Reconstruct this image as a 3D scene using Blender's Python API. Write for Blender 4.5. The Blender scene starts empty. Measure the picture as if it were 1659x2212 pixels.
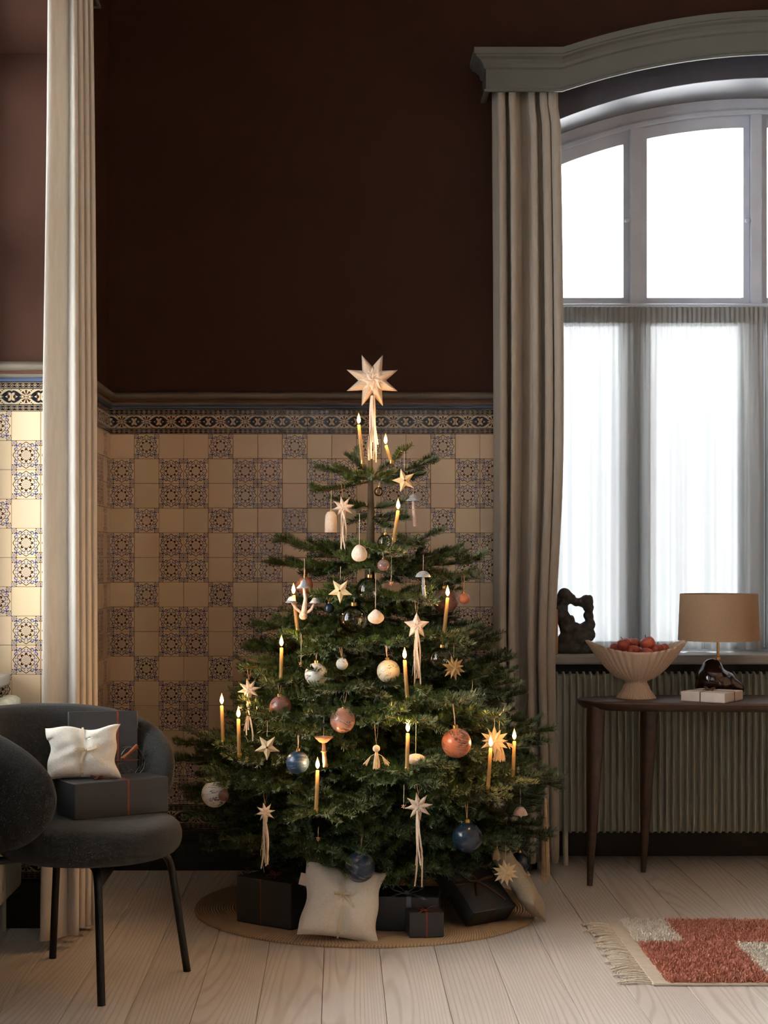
import bpy, bmesh, math, random
import numpy as np
from mathutils import Vector, Matrix, Euler
random.seed(7); rng = np.random.default_rng(11)
PI = math.pi
scn = bpy.context.scene
COL = scn.collection

# ------------------------------------------------------------------ camera
F, CU, CV, CH = 3560.0, 731.0, 1205.0, 1.26      # focal length in pixels, principal point, camera height
cam_d = bpy.data.cameras.new('camera'); cam = bpy.data.objects.new('camera', cam_d); COL.objects.link(cam)
cam_d.sensor_fit = 'HORIZONTAL'; cam_d.sensor_width = 36.0; cam_d.lens = F / 1659.0 * 36.0
cam_d.shift_x = (829.5 - CU) / 1659.0; cam_d.shift_y = (CV - 1106.0) / 1659.0
cam.location = (0, 0, CH); cam.rotation_euler = (PI / 2, 0, 0)
cam_d.clip_start = 0.02; cam_d.clip_end = 100
scn.camera = cam

# ------------------------------------------------------------------ sky, exposure
world = bpy.data.worlds.new('overcast_sky'); scn.world = world; world.use_nodes = True
bg = world.node_tree.nodes['Background']
SKY = 10.0
bg.inputs[0].default_value = (0.98, 0.985, 1.0, 1); bg.inputs[1].default_value = SKY
vs = scn.view_settings
scn.display_settings.display_device = 'sRGB'
vs.view_transform = 'Standard'; vs.look = 'None'; vs.gamma = 1.0; vs.use_curve_mapping = False
vs.exposure = 0.78
scn.cycles.use_light_tree = False
CANDLE_W = 0.85
scn.cycles.max_bounces = 5; scn.cycles.diffuse_bounces = 3; scn.cycles.glossy_bounces = 2; scn.cycles.transparent_max_bounces = 8
scn.cycles.use_adaptive_sampling = True; scn.cycles.adaptive_threshold = 0.05; scn.cycles.use_denoising = True
scn.cycles.sample_clamp_indirect = 6.0
scn.cycles.caustics_reflective = False; scn.cycles.caustics_refractive = False

def portal(loc, rot, sx, sz):
    l = bpy.data.lights.new('daylight_portal', 'AREA'); l.shape = 'RECTANGLE'; l.size = sx; l.size_y = sz
    l.cycles.is_portal = True
    o = bpy.data.objects.new('daylight_portal', l); COL.objects.link(o); o.location = loc; o.rotation_euler = rot

# ------------------------------------------------------------------ room measures
D = 6.665            # back wall face
XL = -0.929          # left wall face
YJ = 5.63            # far jamb of the left window niche
XR, YB, ZC = 3.9, -1.3, 3.9
HW, ND = 0.985, 0.325   # window half width, niche depth
WXC = 1.765             # centre of the window in the back wall
LYC = YJ - HW           # centre of the left window
LY2 = 2.10              # centre of the second left window (nearer than the camera sees)
FX1 = 0.22              # centre of an unseen window added behind the camera for fill light
AR, AZ = 2.35, 0.85
def arch(s, off=0.0): return AZ + math.sqrt((AR + off) ** 2 - s * s)
portal((WXC, D + ND + .14, 2.0), (-PI / 2, 0, 0), 2 * HW, 2.5)
portal((XL - ND - .14, LYC, 2.0), (0, -PI / 2, 0), 2.5, 2 * HW)
portal((XL - ND - .14, LY2, 2.0), (0, -PI / 2, 0), 2.5, 2 * HW)

for fx in (FX1,): portal((fx, YB - ND - .14, 2.0), (PI / 2, 0, 0), 2 * HW, 2.5)

def P(u, v, Y): return Vector(((u - CU) * Y / F, Y, CH + (CV - v) * Y / F))

# ------------------------------------------------------------------ node helpers
class E:
    """a float socket that builds Math nodes when used in arithmetic"""
    def __init__(s, nt, sock): s.nt, s.s = nt, sock
    def _m(s, op, *a):
        n = s.nt.nodes.new('ShaderNodeMath'); n.operation = op
        for i, x in enumerate((s,) + a):
            if isinstance(x, E): s.nt.links.new(x.s, n.inputs[i])
            else: n.inputs[i].default_value = x
        return E(s.nt, n.outputs[0])
    def __add__(s, o): return s._m('ADD', o)
    __radd__ = __add__
    def __sub__(s, o): return s._m('SUBTRACT', o)
    def __rsub__(s, o): return (s * -1.0) + o
    def __mul__(s, o): return s._m('MULTIPLY', o)
    __rmul__ = __mul__
    def __truediv__(s, o): return s._m('DIVIDE', o)
    def abs(s): return s._m('ABSOLUTE')
    def cos(s): return s._m('COSINE')
    def sin(s): return s._m('SINE')
    def sqrt(s): return s._m('SQRT')
    def atan2(s, o): return s._m('ARCTAN2', o)
    def min(s, o): return s._m('MINIMUM', o)
    def max(s, o): return s._m('MAXIMUM', o)
    def pingpong(s, o): return s._m('PINGPONG', o)
    def lt(s, o): return s._m('LESS_THAN', o)
    def gt(s, o): return s._m('GREATER_THAN', o)
def hyp(a, b): return (a * a + b * b).sqrt()

def new_mat(name):
    m = bpy.data.materials.new(name); m.use_nodes = True
    nt = m.node_tree; nt.nodes.clear()
    out = nt.nodes.new('ShaderNodeOutputMaterial')
    return m, nt, out
def N(nt, t, **kw):
    n = nt.nodes.new(t)
    for k, v in kw.items():
        if k in n.inputs: n.inputs[k].default_value = v
        else: setattr(n, k, v)
    return n
def c4(c): return (c[0], c[1], c[2], 1.0)
def srgb(r, g, b):
    f = lambda x: (x / 255 / 12.92) if x / 255 <= .04045 else ((x / 255 + .055) / 1.055) ** 2.4
    return (f(r), f(g), f(b))
def mixc(nt, fac, a, b):
    n = nt.nodes.new('ShaderNodeMix'); n.data_type = 'RGBA'
    for sock, x in ((n.inputs[0], fac), (n.inputs[6], a), (n.inputs[7], b)):
        if isinstance(x, E): nt.links.new(x.s, sock)
        elif isinstance(x, bpy.types.NodeSocket): nt.links.new(x, sock)
        elif isinstance(x, (tuple, list)): sock.default_value = c4(x)
        else: sock.default_value = x
    return n.outputs[2]
def coords(nt, scale=(1, 1, 1), rnd=0.0):
    tc = nt.nodes.new('ShaderNodeTexCoord'); mp = nt.nodes.new('ShaderNodeMapping')
    mp.inputs['Scale'].default_value = scale
    nt.links.new(tc.outputs['Object'], mp.inputs['Vector'])
    if rnd:
        oi = nt.nodes.new('ShaderNodeObjectInfo')
        mu = nt.nodes.new('ShaderNodeMath'); mu.operation = 'MULTIPLY'; mu.inputs[1].default_value = rnd
        nt.links.new(oi.outputs['Random'], mu.inputs[0])
        nt.links.new(mu.outputs[0], mp.inputs['Location'])
    return mp.outputs[0]
def mat(name, col, rough=.6, var=.15, scale=20, bump=0, bscale=60, metal=0, spec=.4, stretch=(1, 1, 1), rnd=3.0, col2=None,
        sheen=0, coat=0, trans=0, detail=4, varobj=0.0):
    m, nt, out = new_mat(name)
    b = N(nt, 'ShaderNodeBsdfPrincipled', Roughness=rough, Metallic=metal)
    b.inputs['Specular IOR Level'].default_value = spec
    b.inputs['Sheen Weight'].default_value = sheen; b.inputs['Coat Weight'].default_value = coat
    b.inputs['Coat Roughness'].default_value = .06
    v = coords(nt, stretch, rnd)
    nz = N(nt, 'ShaderNodeTexNoise', Scale=scale, Detail=detail); nt.links.new(v, nz.inputs['Vector'])
    a = tuple(max(0, x * (1 - var)) for x in col)
    c = col2 if col2 else tuple(x * (1 + var) for x in col)
    mr = N(nt, 'ShaderNodeMapRange'); mr.inputs['From Min'].default_value = .3; mr.inputs['From Max'].default_value = .7
    nt.links.new(nz.outputs['Fac'], mr.inputs['Value'])
    cs = mixc(nt, mr.outputs[0], a, c)
    if varobj:
        oi = nt.nodes.new('ShaderNodeObjectInfo')
        hs = nt.nodes.new('ShaderNodeHueSaturation')
        mr2 = N(nt, 'ShaderNodeMapRange'); mr2.inputs['To Min'].default_value = 1 - varobj; mr2.inputs['To Max'].default_value = 1 + varobj
        nt.links.new(oi.outputs['Random'], mr2.inputs['Value']); nt.links.new(mr2.outputs[0], hs.inputs['Value'])
        nt.links.new(cs, hs.inputs['Color']); cs = hs.outputs[0]
    nt.links.new(cs, b.inputs['Base Color'])
    if bump:
        bn = N(nt, 'ShaderNodeTexNoise', Scale=bscale, Detail=3); nt.links.new(v, bn.inputs['Vector'])
        bp = N(nt, 'ShaderNodeBump', Strength=bump, Distance=.004)
        nt.links.new(bn.outputs['Fac'], bp.inputs['Height']); nt.links.new(bp.outputs[0], b.inputs['Normal'])
    if trans:
        t = N(nt, 'ShaderNodeBsdfTranslucent'); nt.links.new(cs, t.inputs['Color'])
        mx = N(nt, 'ShaderNodeMixShader'); mx.inputs[0].default_value = trans
        nt.links.new(b.outputs[0], mx.inputs[1]); nt.links.new(t.outputs[0], mx.inputs[2]); nt.links.new(mx.outputs[0], out.inputs[0])
    else:
        nt.links.new(b.outputs[0], out.inputs[0])
    return m

MT = {}
MT['paint'] = mat('oxblood_wall_paint', srgb(61, 37, 27), .7, .08, 3, .05, 120, spec=.15)
MT['grey_paint'] = mat('grey_window_paint', srgb(190, 198, 210), .45, .06, 8, .05, 60)
MT['pelmet'] = mat('grey_green_pelmet_paint', srgb(90, 92, 86), .6, .06, 8, .05, 60)
MT['mould'] = mat('grey_beige_moulding_paint', srgb(104, 95, 82), .5, .08, 10)
MT['mould_red'] = mat('red_line_paint', srgb(120, 58, 40), .5, .08, 10)
MT['bluegrey'] = mat('blue_grey_glaze', srgb(70, 82, 108), .3, .1, 12)
MT['black_base'] = mat('black_baseboard_paint', srgb(26, 24, 22), .35, .2, 8)
MT['grout'] = mat('grey_grout', srgb(95, 84, 70), .9, .2, 40)
MT['ochre'] = mat('ochre_bounce_plaster', srgb(200, 160, 124), .85, .06, 4)  # warm tint picked for the bounce light it gives, on unseen walls
MT['ceiling'] = mat('ceiling_paint', srgb(212, 202, 190), .8, .05, 4)

# floor planks: lye-treated pine, grain runs along the board
def plank_mat():
    m, nt, out = new_mat('whitewashed_pine')
    b = N(nt, 'ShaderNodeBsdfPrincipled', Roughness=.42); b.inputs['Specular IOR Level'].default_value = .35
    oi = nt.nodes.new('ShaderNodeObjectInfo'); tc = nt.nodes.new('ShaderNodeTexCoord')
    cb = nt.nodes.new('ShaderNodeCombineXYZ')
    sx = N(nt, 'ShaderNodeSeparateXYZ'); nt.links.new(tc.outputs['Object'], sx.inputs[0])
    x, y = E(nt, sx.outputs[0]), E(nt, sx.outputs[1]); r = E(nt, oi.outputs['Random'])
    nt.links.new((x + r * 7.0).s, cb.inputs[0]); nt.links.new((y * .07 + r * 31.0).s, cb.inputs[1]); nt.links.new((r * 13.0).s, cb.inputs[2])
    big = N(nt, 'ShaderNodeTexNoise', Scale=4.0, Detail=1.5, Roughness=.4); nt.links.new(cb.outputs[0], big.inputs['Vector'])
    # growth rings = contour lines of a smooth stretched field
    f = E(nt, big.outputs['Fac'])
    ring = (f * 170.0 + x * 330.0).sin()
    line = (ring.max(.25) - .25) * 1.33
    fine = N(nt, 'ShaderNodeTexNoise', Scale=60, Detail=5); nt.links.new(cb.outputs[0], fine.inputs['Vector'])
    knot = N(nt, 'ShaderNodeTexVoronoi', Scale=3.1); nt.links.new(cb.outputs[0], knot.inputs['Vector'])
    kd = (E(nt, knot.outputs['Distance']) * -1.0 + .105).max(0.0) * 14.0
    c0 = mixc(nt, fine.outputs['Fac'], srgb(210, 202, 192), srgb(236, 229, 220))
    c1 = mixc(nt, (line * E(nt, fine.outputs['Fac'])) * .7, c0, srgb(172, 156, 140))
    c2 = mixc(nt, kd.min(.75), c1, srgb(100, 78, 62))
    hs = nt.nodes.new('ShaderNodeHueSaturation'); nt.links.new((r * .16 + .90).s, hs.inputs['Value']); nt.links.new(c2, hs.inputs['Color'])
    nt.links.new(hs.outputs[0], b.inputs['Base Color'])
    bp = N(nt, 'ShaderNodeBump', Strength=.12, Distance=.002); nt.links.new(line.s, bp.inputs['Height']); nt.links.new(bp.outputs[0], b.inputs['Normal'])
    nt.links.new(b.outputs[0], out.inputs[0])
    return m
MT['plank'] = plank_mat()

CREAM, BROWN, BLUE, NAVY = srgb(207, 183, 150), srgb(58, 24, 12), srgb(76, 84, 128), srgb(15, 17, 26)
def glaze(nt, out, colour, r):
    b = N(nt, 'ShaderNodeBsdfPrincipled', Roughness=.17); b.inputs['Specular IOR Level'].default_value = .4
    hs = nt.nodes.new('ShaderNodeHueSaturation'); nt.links.new((r * .16 + .92).s, hs.inputs['Value'])
    nt.links.new(((r * 57.0).sin() * .008 + .5).s, hs.inputs['Hue'])
    nt.links.new(colour, hs.inputs['Color']); nt.links.new(hs.outputs[0], b.inputs['Base Color'])
    tc = nt.nodes.new('ShaderNodeTexCoord'); va = nt.nodes.new('ShaderNodeVectorMath'); va.operation = 'ADD'
    cb = nt.nodes.new('ShaderNodeCombineXYZ'); nt.links.new((r * 50.0).s, cb.inputs[0])
    nt.links.new(tc.outputs['Object'], va.inputs[0]); nt.links.new(cb.outputs[0], va.inputs[1])
    nz = N(nt, 'ShaderNodeTexNoise', Scale=14, Detail=1.5); nt.links.new(va.outputs[0], nz.inputs['Vector'])
    bp = N(nt, 'ShaderNodeBump', Strength=.25, Distance=.004); nt.links.new(nz.outputs['Fac'], bp.inputs['Height'])
    nt.links.new(bp.outputs[0], b.inputs['Normal']); nt.links.new(b.outputs[0], out.inputs[0])
def tile_xy(nt, half):
    tc = nt.nodes.new('ShaderNodeTexCoord'); sx = nt.nodes.new('ShaderNodeSeparateXYZ'); nt.links.new(tc.outputs['Object'], sx.inputs[0])
    oi = nt.nodes.new('ShaderNodeObjectInfo')
    return E(nt, sx.outputs[0]) / half, E(nt, sx.outputs[2]) / half, E(nt, oi.outputs['Random'])
def plain_tile():
    m, nt, out = new_mat('cream_glazed_tile'); x, y, r = tile_xy(nt, .05)
    nz = N(nt, 'ShaderNodeTexNoise', Scale=30, Detail=3)
    glaze(nt, out, mixc(nt, nz.outputs['Fac'], tuple(c * .95 for c in CREAM), tuple(c * 1.05 for c in CREAM)), r); return m
def rosette_tile():
    m, nt, out = new_mat('rosette_printed_tile'); x, y, r = tile_xy(nt, .05)
    ax, ay = x.abs(), y.abs(); a, b = ax.max(ay), ax.min(ay); q = hyp(x, y); th = y.atan2(x)
    # brown eight-petalled rosette, each petal notched on its inner side
    t8 = (th + PI / 8 + 2 * PI)._m('MODULO', PI / 4) - PI / 8
    lx, ly = q * t8.cos(), q * t8.sin()
    pet = hyp((lx - .365) * .95, ly * 1.25).lt(.125) * hyp((lx - .25) * .8, ly * 1.6).gt(.085)
    # blue rays at the centre
    ray = (((th * 16.0).cos().gt(.35)) * q.lt(.24) * q.gt(.08)).max(q.lt(.04)) * .75
    # brown lobed outline: four points, round bites on the diagonals
    dia = (a * .833 + b * .555) - .755
    dc = hyp(a - .545, b - .545); bite = .215 - dc
    line = dia.max(bite).abs().lt(.024)
    # blue scrolls inside the points
    d1 = hyp(a - .50, b - .155); s1 = ((d1 - .10).abs().lt(.030)) * a.gt(.50) * b.gt(.02)
    s2 = hyp(a - .70, b - .10).lt(.042); s3 = hyp(a - .505, b - .245).lt(.036)
    # blue leaves outside the bites
    leaf = hyp(a - .70, b - .40).lt(.125) * hyp(a - .635, b - .39).gt(.105) * (a - b).gt(.10)
    bud = (dc - .10).abs().lt(.030) * (a + b).gt(1.0); bud2 = hyp(a - .68, b - .66).lt(.075)
    # corner rosettes
    cxx, cyy = 1.0 - ax, 1.0 - ay; cq = hyp(cxx - .17, cyy - .17); ct = (cyy - .17).atan2(cxx - .17)
    cin = cxx.lt(.40) * cyy.lt(.40)
    cpet = cq.gt(.13) * cq.lt(.235) * (ct * 9.0).cos().gt(-.05) * ((cxx + cyy).gt(.24)) * cin
    cblu = (cq.lt(.10) * cq.gt(.03)) * ((ct * 5.0).cos().gt(-.4)) + (cq.gt(.13) * (cxx + cyy).lt(.24) * (ct * 8.0).cos().gt(.2))
    blue = s1.max(s2).max(s3).max(leaf).max(bud).max(bud2).max(cblu).max(ray).min(1.0)
    c = mixc(nt, blue, CREAM, BLUE)
    c = mixc(nt, pet.max(line).max(cpet).min(1.0), c, BROWN)
    glaze(nt, out, c, r); return m
def border_tile():
    m, nt, out = new_mat('border_printed_tile'); x, y, r = tile_xy(nt, .05)
    ax, ay = x.abs(), y.abs()
    # lozenge strips, five to a tile
    yy = (ay - .775).abs() / .165
    xx = ((x + 1.2)._m('MODULO', .4) - .2).abs() / .2
    l = xx + yy
    loz = l.lt(.80); lline = (l - .86).abs().lt(.07)
    dots = loz * (hyp(xx, yy).gt(.30)) ; core = hyp(xx, yy).lt(.13)
    strip = ay.gt(.61) * ay.lt(.94)
    # middle band: palmettes in the centre, hearts at both seams pointing to the centre
    yv = ay / .50; sx = ax
    hp = (sx - .33).max(0.0) / .67                      # 0 at the heart's point, 1 at the seam
    hw = hp._m('POWER', .62) * (1.0 - hp._m('POWER', 6.0) * .45) * .92
    hl = ((yv - hw).abs().lt(.15)) * sx.gt(.33)
    hin = ((yv - hp * .62).abs().lt(.20)) * sx.gt(.42) * sx.lt(.76)
    hdot = hyp((sx - .80) * 1.2, yv * .45).lt(.11).max(hyp((sx - .74) * 1.6, (yv - .34) * .5).lt(.09))
    pt = (sx * 1.0).atan2((yv - .18) * .5 + .0001); pq = hyp(sx, (yv - .18) * .5)
    palm = pq.lt(.36) * pq.gt(.05) * ((pt * 7.5).cos().gt(-.35)) * yv.gt(.16)
    star = hyp(sx - .13, yv * .5).lt(.05).max(hyp(sx, yv * .5).lt(.04)).max(hyp(sx - .36, (yv - .80) * .5).lt(.045)).max(hyp(sx - .46, (yv - .98) * .5).lt(.04))
    mid = ay.lt(.515)
    CR2 = tuple(k * .8 for k in CREAM)
    c = mixc(nt, (hl.max(hin).max(star)).min(1.0), CR2, NAVY)
    c = mixc(nt, palm.max(hdot).min(1.0), c, BROWN)
    s = mixc(nt, loz, NAVY, CR2); s = mixc(nt, dots, s, BROWN); s = mixc(nt, core, s, NAVY); s = mixc(nt, lline, s, CR2)
    c = mixc(nt, mid, NAVY, c); c = mixc(nt, strip, c, s)
    c = mixc(nt, (ay - .955).abs().lt(.012).max((ay - .595).abs().lt(.010)), c, CREAM)
    glaze(nt, out, c, r); return m
MT['tile'] = plain_tile(); MT['rosette'] = rosette_tile(); MT['border'] = border_tile()

# ------------------------------------------------------------------ mesh helpers
class MB:
    def __init__(s): s.v = []; s.f = []
    def add(s, vs, fs):
        o = len(s.v); s.v += [tuple(p) for p in vs]; s.f += [tuple(i + o for i in f) for f in fs]; return s
    def box(s, x0, x1, y0, y1, z0, z1, M=None):
        vs = [(x, y, z) for z in (z0, z1) for y in (y0, y1) for x in (x0, x1)]
        if M is not None: vs = [M @ Vector(p) for p in vs]
        return s.add(vs, [(0, 2, 3, 1), (4, 5, 7, 6), (0, 1, 5, 4), (2, 6, 7, 3), (0, 4, 6, 2), (1, 3, 7, 5)])
    def quad(s, a, b, c, d): return s.add([a, b, c, d], [(0, 1, 2, 3)])
    def tube(s, path, r, n=8, cap=True, flat=1.0, closed=False):
        path = [Vector(p) for p in path]; m = len(path)
        rs = r if isinstance(r, (list, tuple)) else [r] * m
        vs = []; prev = None
        for i, p in enumerate(path):
            if closed: t = path[(i + 1) % m] - path[i - 1]
            else: t = path[min(i + 1, m - 1)] - path[max(i - 1, 0)]
            t = t.normalized() if t.length > 1e-9 else Vector((0, 0, 1))
            if prev is None:
                ref = Vector((0, 0, 1)) if abs(t.z) < .9 else Vector((1, 0, 0))
                u = t.cross(ref).normalized()
            else:
                u = prev - t * prev.dot(t)
                u = u.normalized() if u.length > 1e-6 else t.orthogonal().normalized()
            w = t.cross(u); prev = u
            for k in range(n):
                a = 2 * PI * k / n
                vs.append(p + (u * math.cos(a) + w * (math.sin(a) * flat)) * rs[i])
        fs = []
        for i in range(m if closed else m - 1):
            j = (i + 1) % m
            for k in range(n):
                fs.append((i * n + k, i * n + (k + 1) % n, j * n + (k + 1) % n, j * n + k))
        if cap and not closed:
            fs.append(tuple(range(n))[::-1]); fs.append(tuple((m - 1) * n + k for k in range(n)))
        return s.add(vs, fs)
    def lathe(s, prof, n=24, c=(0, 0, 0), axis='z', flute=0, nf=0):
        vs = []; c = Vector(c)
        for (r, z) in prof:
            for k in range(n):
                a = 2 * PI * k / n; rr = r * (1 + flute * math.cos(nf * a)) if nf else r
                p = (rr * math.cos(a), rr * math.sin(a), z)
                if axis == 'y': p = (p[0], p[2], p[1])
                vs.append(c + Vector(p))
        m = len(prof); fs = []
        for i in range(m - 1):
            for k in range(n):
                fs.append((i * n + k, i * n + (k + 1) % n, (i + 1) * n + (k + 1) % n, (i + 1) * n + k))
        if prof[0][0] > 1e-6: fs.append(tuple(range(n))[::-1])
        if prof[-1][0] > 1e-6: fs.append(tuple((m - 1) * n + k for k in range(n)))
        return s.add(vs, fs)
    def sphere(s, c, r, nu=24, nv=14, M=None, fn=None):
        c = Vector(c); rr = Vector((r, r, r)) if not isinstance(r, (tuple, list, Vector)) else Vector(r)
        vs = []
        for i in range(nv + 1):
            ph = PI * i / nv
            for k in range(nu):
                a = 2 * PI * k / nu
                d = Vector((math.sin(ph) * math.cos(a), math.sin(ph) * math.sin(a), math.cos(ph)))
                q = fn(d) if fn else 1.0
                p = Vector((d.x * rr.x * q, d.y * rr.y * q, d.z * rr.z * q))
                if M is not None: p = M @ p
                vs.append(c + p)
        fs = [(i * nu + k, (i + 1) * nu + k, (i + 1) * nu + (k + 1) % nu, i * nu + (k + 1) % nu) for i in range(nv) for k in range(nu)]
        return s.add(vs, fs)
    def strip(s, path, w, t, wd):
        """flat ribbon of width w, thickness t along path; wd = width direction(s)"""
        path = [Vector(p) for p in path]; m = len(path); vs = []
        for i, p in enumerate(path):
            tn = (path[min(i + 1, m - 1)] - path[max(i - 1, 0)]).normalized()
            W = Vector(wd[i] if isinstance(wd, list) else wd); W = (W - tn * W.dot(tn)).normalized(); n = tn.cross(W)
            wi = w[i] if isinstance(w, list) else w
            vs += [p + W * wi / 2 + n * t / 2, p - W * wi / 2 + n * t / 2, p - W * wi / 2 - n * t / 2, p + W * wi / 2 - n * t / 2]
        fs = [(i * 4 + k, i * 4 + (k + 1) % 4, (i + 1) * 4 + (k + 1) % 4, (i + 1) * 4 + k) for i in range(m - 1) for k in range(4)]
        fs += [(3, 2, 1, 0), tuple((m - 1) * 4 + k for k in range(4))]
        return s.add(vs, fs)
    def prism(s, poly, z0, z1, plane='xy'):
        n = len(poly)
        mp = {'xy': lambda p, z: (p[0], p[1], z), 'xz': lambda p, z: (p[0], z, p[1])}[plane]
        vs = [mp(p, z0) for p in poly] + [mp(p, z1) for p in poly]
        return s.add(vs, [tuple(range(n))[::-1], tuple(range(n, 2 * n))] + [(k, (k + 1) % n, n + (k + 1) % n, n + k) for k in range(n)])
    def mesh(s, name):
        me = bpy.data.meshes.new(name); me.from_pydata(s.v, [], s.f); me.update()
        bm = bmesh.new(); bm.from_mesh(me); bmesh.ops.recalc_face_normals(bm, faces=bm.faces); bm.to_mesh(me); bm.free()
        return me
    def build(s, name, m, parent=None, smooth=False, bevel=0, seg=2, loc=None):
        me = s.mesh(name)
        if bevel:
            bm = bmesh.new(); bm.from_mesh(me)
            bmesh.ops.bevel(bm, geom=list(bm.edges), offset=bevel, segments=seg, affect='EDGES', profile=.5)
            bm.to_mesh(me); bm.free()
        return link(name, me, m, parent, smooth, loc)
def link(name, me, m, parent=None, smooth=False, loc=None):
    if m is not None: me.materials.append(MT[m] if isinstance(m, str) else m)
    if smooth:
        me.polygons.foreach_set('use_smooth', [True] * len(me.polygons))
        if smooth != 'all':
            try: me.set_sharp_from_angle(angle=math.radians(42))
            except Exception: pass
    o = bpy.data.objects.new(name, me); COL.objects.link(o)
    if parent is not None: o.parent = parent
    if loc is not None: o.location = loc
    return o
def inst(o, parent, loc, rot=(0, 0, 0), name=None, scale=None):
    c = o.copy(); COL.objects.link(c); c.parent = parent; c.location = loc; c.rotation_euler = rot
    if scale: c.scale = scale
    return c
def tag(o, label, cat, group=None):
    o['label'] = label; o['category'] = cat
    if group: o['group'] = group
    return o
def thing(name, label, cat, loc=(0, 0, 0), rot=(0, 0, 0), group=None):
    o = bpy.data.objects.new(name, None); COL.objects.link(o); o.empty_display_size = .05
    o.location = loc; o.rotation_euler = rot
    return tag(o, label, cat, group)
def struct(o): o['kind'] = 'structure'; return o
def stuff(o): o['kind'] = 'stuff'; return o
def arc(c, r, a0, a1, n, ax=(1, 0, 0), ay=(0, 0, 1)):
    c, ax, ay = Vector(c), Vector(ax), Vector(ay)
    return [c + ax * (r * math.cos(a0 + (a1 - a0) * i / n)) + ay * (r * math.sin(a0 + (a1 - a0) * i / n)) for i in range(n + 1)]
def bez(p0, p1, p2, p3, n=10):
    p0, p1, p2, p3 = map(Vector, (p0, p1, p2, p3)); o = []
    for i in range(n + 1):
        t = i / n; o.append(p0 * (1 - t) ** 3 + p1 * (3 * t * (1 - t) ** 2) + p2 * (3 * t * t * (1 - t)) + p3 * t ** 3)
    return o
# ================================================================== SETTING
TS = .0998
# ---- floor
fb = MB(); fb.box(-1.3, XR, YB, 7.0, -.06, -.012)
floor = struct(fb.build('floor', mat('dark_subfloor', (.012, .009, .007), .9)))
pk = MB(); pk.box(-.0885, .0885, -4.75, 4.75, -.013, 0)
plank0 = pk.build('plank', 'plank', floor, bevel=.0012, seg=1)
first = True
for k in range(-7, 23):
    x = -.046 + .1785 * (k + .5)
    if x - .09 < -1.31 or x > XR: continue
    if first: plank0.location = (x, 2.3, 0); first = False
    else: inst(plank0, floor, (x, 2.3, 0))
# ---- walls
def mapped(M): return lambda s, d, z: M @ Vector((s, d, z))
MW = Matrix.Translation((WXC, D, 0))
def lmat(yc): return Matrix(((0, -1, 0, XL), (1, 0, 0, yc), (0, 0, 1, 0), (0, 0, 0, 1)))
ML, ML2 = lmat(LYC), lmat(LY2)
def over_arch(mb, M):
    n = 24
    for i in range(n):
        a, b = -HW + 2 * HW * i / n, -HW + 2 * HW * (i + 1) / n
        mb.quad(M @ Vector((a, 0, arch(a))), M @ Vector((b, 0, arch(b))), M @ Vector((b, 0, ZC)), M @ Vector((a, 0, ZC)))
def reveal(mb, M, lo=0.0):
    n = 24
    for s in (-HW, HW):
        mb.quad(M @ Vector((s, 0, lo)), M @ Vector((s, ND + .12, lo)), M @ Vector((s, ND + .12, arch(s))), M @ Vector((s, 0, arch(s))))
    for i in range(n):
        a, b = -HW + 2 * HW * i / n, -HW + 2 * HW * (i + 1) / n
        mb.quad(M @ Vector((a, 0, arch(a))), M @ Vector((a, ND + .12, arch(a))), M @ Vector((b, ND + .12, arch(b))), M @ Vector((b, 0, arch(b))))
def niche_back(mb, M): mb.quad(*(M @ Vector(p) for p in ((-HW, ND, 0), (HW, ND, 0), (HW, ND, .87), (-HW, ND, .87))))
w = MB()
w.quad((XL, D, 0), (WXC - HW, D, 0), (WXC - HW, D, ZC), (XL, D, ZC))
w.quad((WXC + HW, D, 0), (XR, D, 0), (XR, D, ZC), (WXC + HW, D, ZC)); over_arch(w, MW)
wall_back = struct(w.build('wall_back', 'paint'))
w = MB(); reveal(w, MW); niche_back(w, MW)
w.build('window_reveal', mat('mid_grey_reveal_paint', srgb(116, 116, 120), .5, .06, 8), wall_back)
# grey band painted round the arch, behind the pelmet
w = MB()
n = 24
for i in range(n):
    a, b = -HW + 2 * HW * i / n, -HW + 2 * HW * (i + 1) / n
    q = [(a, arch(a)), (b, arch(b)), (b, arch(b) + .17), (a, arch(a) + .17)]
    w.add([MW @ Vector((s, d, z)) for d in (-.008, 0) for s, z in q], [(0, 1, 2, 3), (0, 4, 5, 1), (2, 6, 7, 3)])
w.build('arch_band', mat('dark_slate_paint', srgb(74, 74, 82), .6, .05), wall_back)
w = MB()
for y0, y1 in ((YJ, D), (LY2 + HW, LYC - HW), (YB, LY2 - HW)):
    w.quad((XL, y0, 0), (XL, y1, 0), (XL, y1, ZC), (XL, y0, ZC))
over_arch(w, ML); over_arch(w, ML2)
wall_left = struct(w.build('wall_left', 'paint'))
w = MB(); reveal(w, ML); niche_back(w, ML); reveal(w, ML2); niche_back(w, ML2)
w.build('window_reveal', 'paint', wall_left)
w = MB(); w.quad((XR, YB, 0), (XR, D, 0), (XR, D, ZC), (XR, YB, ZC)); struct(w.build('wall_right', 'ochre'))
def fmat(xc): return Matrix(((-1, 0, 0, xc), (0, -1, 0, YB), (0, 0, 1, 0), (0, 0, 0, 1)))
w = MB()
for x0, x1 in ((XL, FX1 - HW), (FX1 + HW, XR)): w.quad((x0, YB, 0), (x1, YB, 0), (x1, YB, ZC), (x0, YB, ZC))
over_arch(w, fmat(FX1)); wall_front = struct(w.build('wall_front', 'ochre'))
w = MB()
for fx in (FX1,): reveal(w, fmat(fx)); niche_back(w, fmat(fx))  # niche of the added fill window
w.build('window_reveal', 'grey_paint', wall_front)
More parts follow.
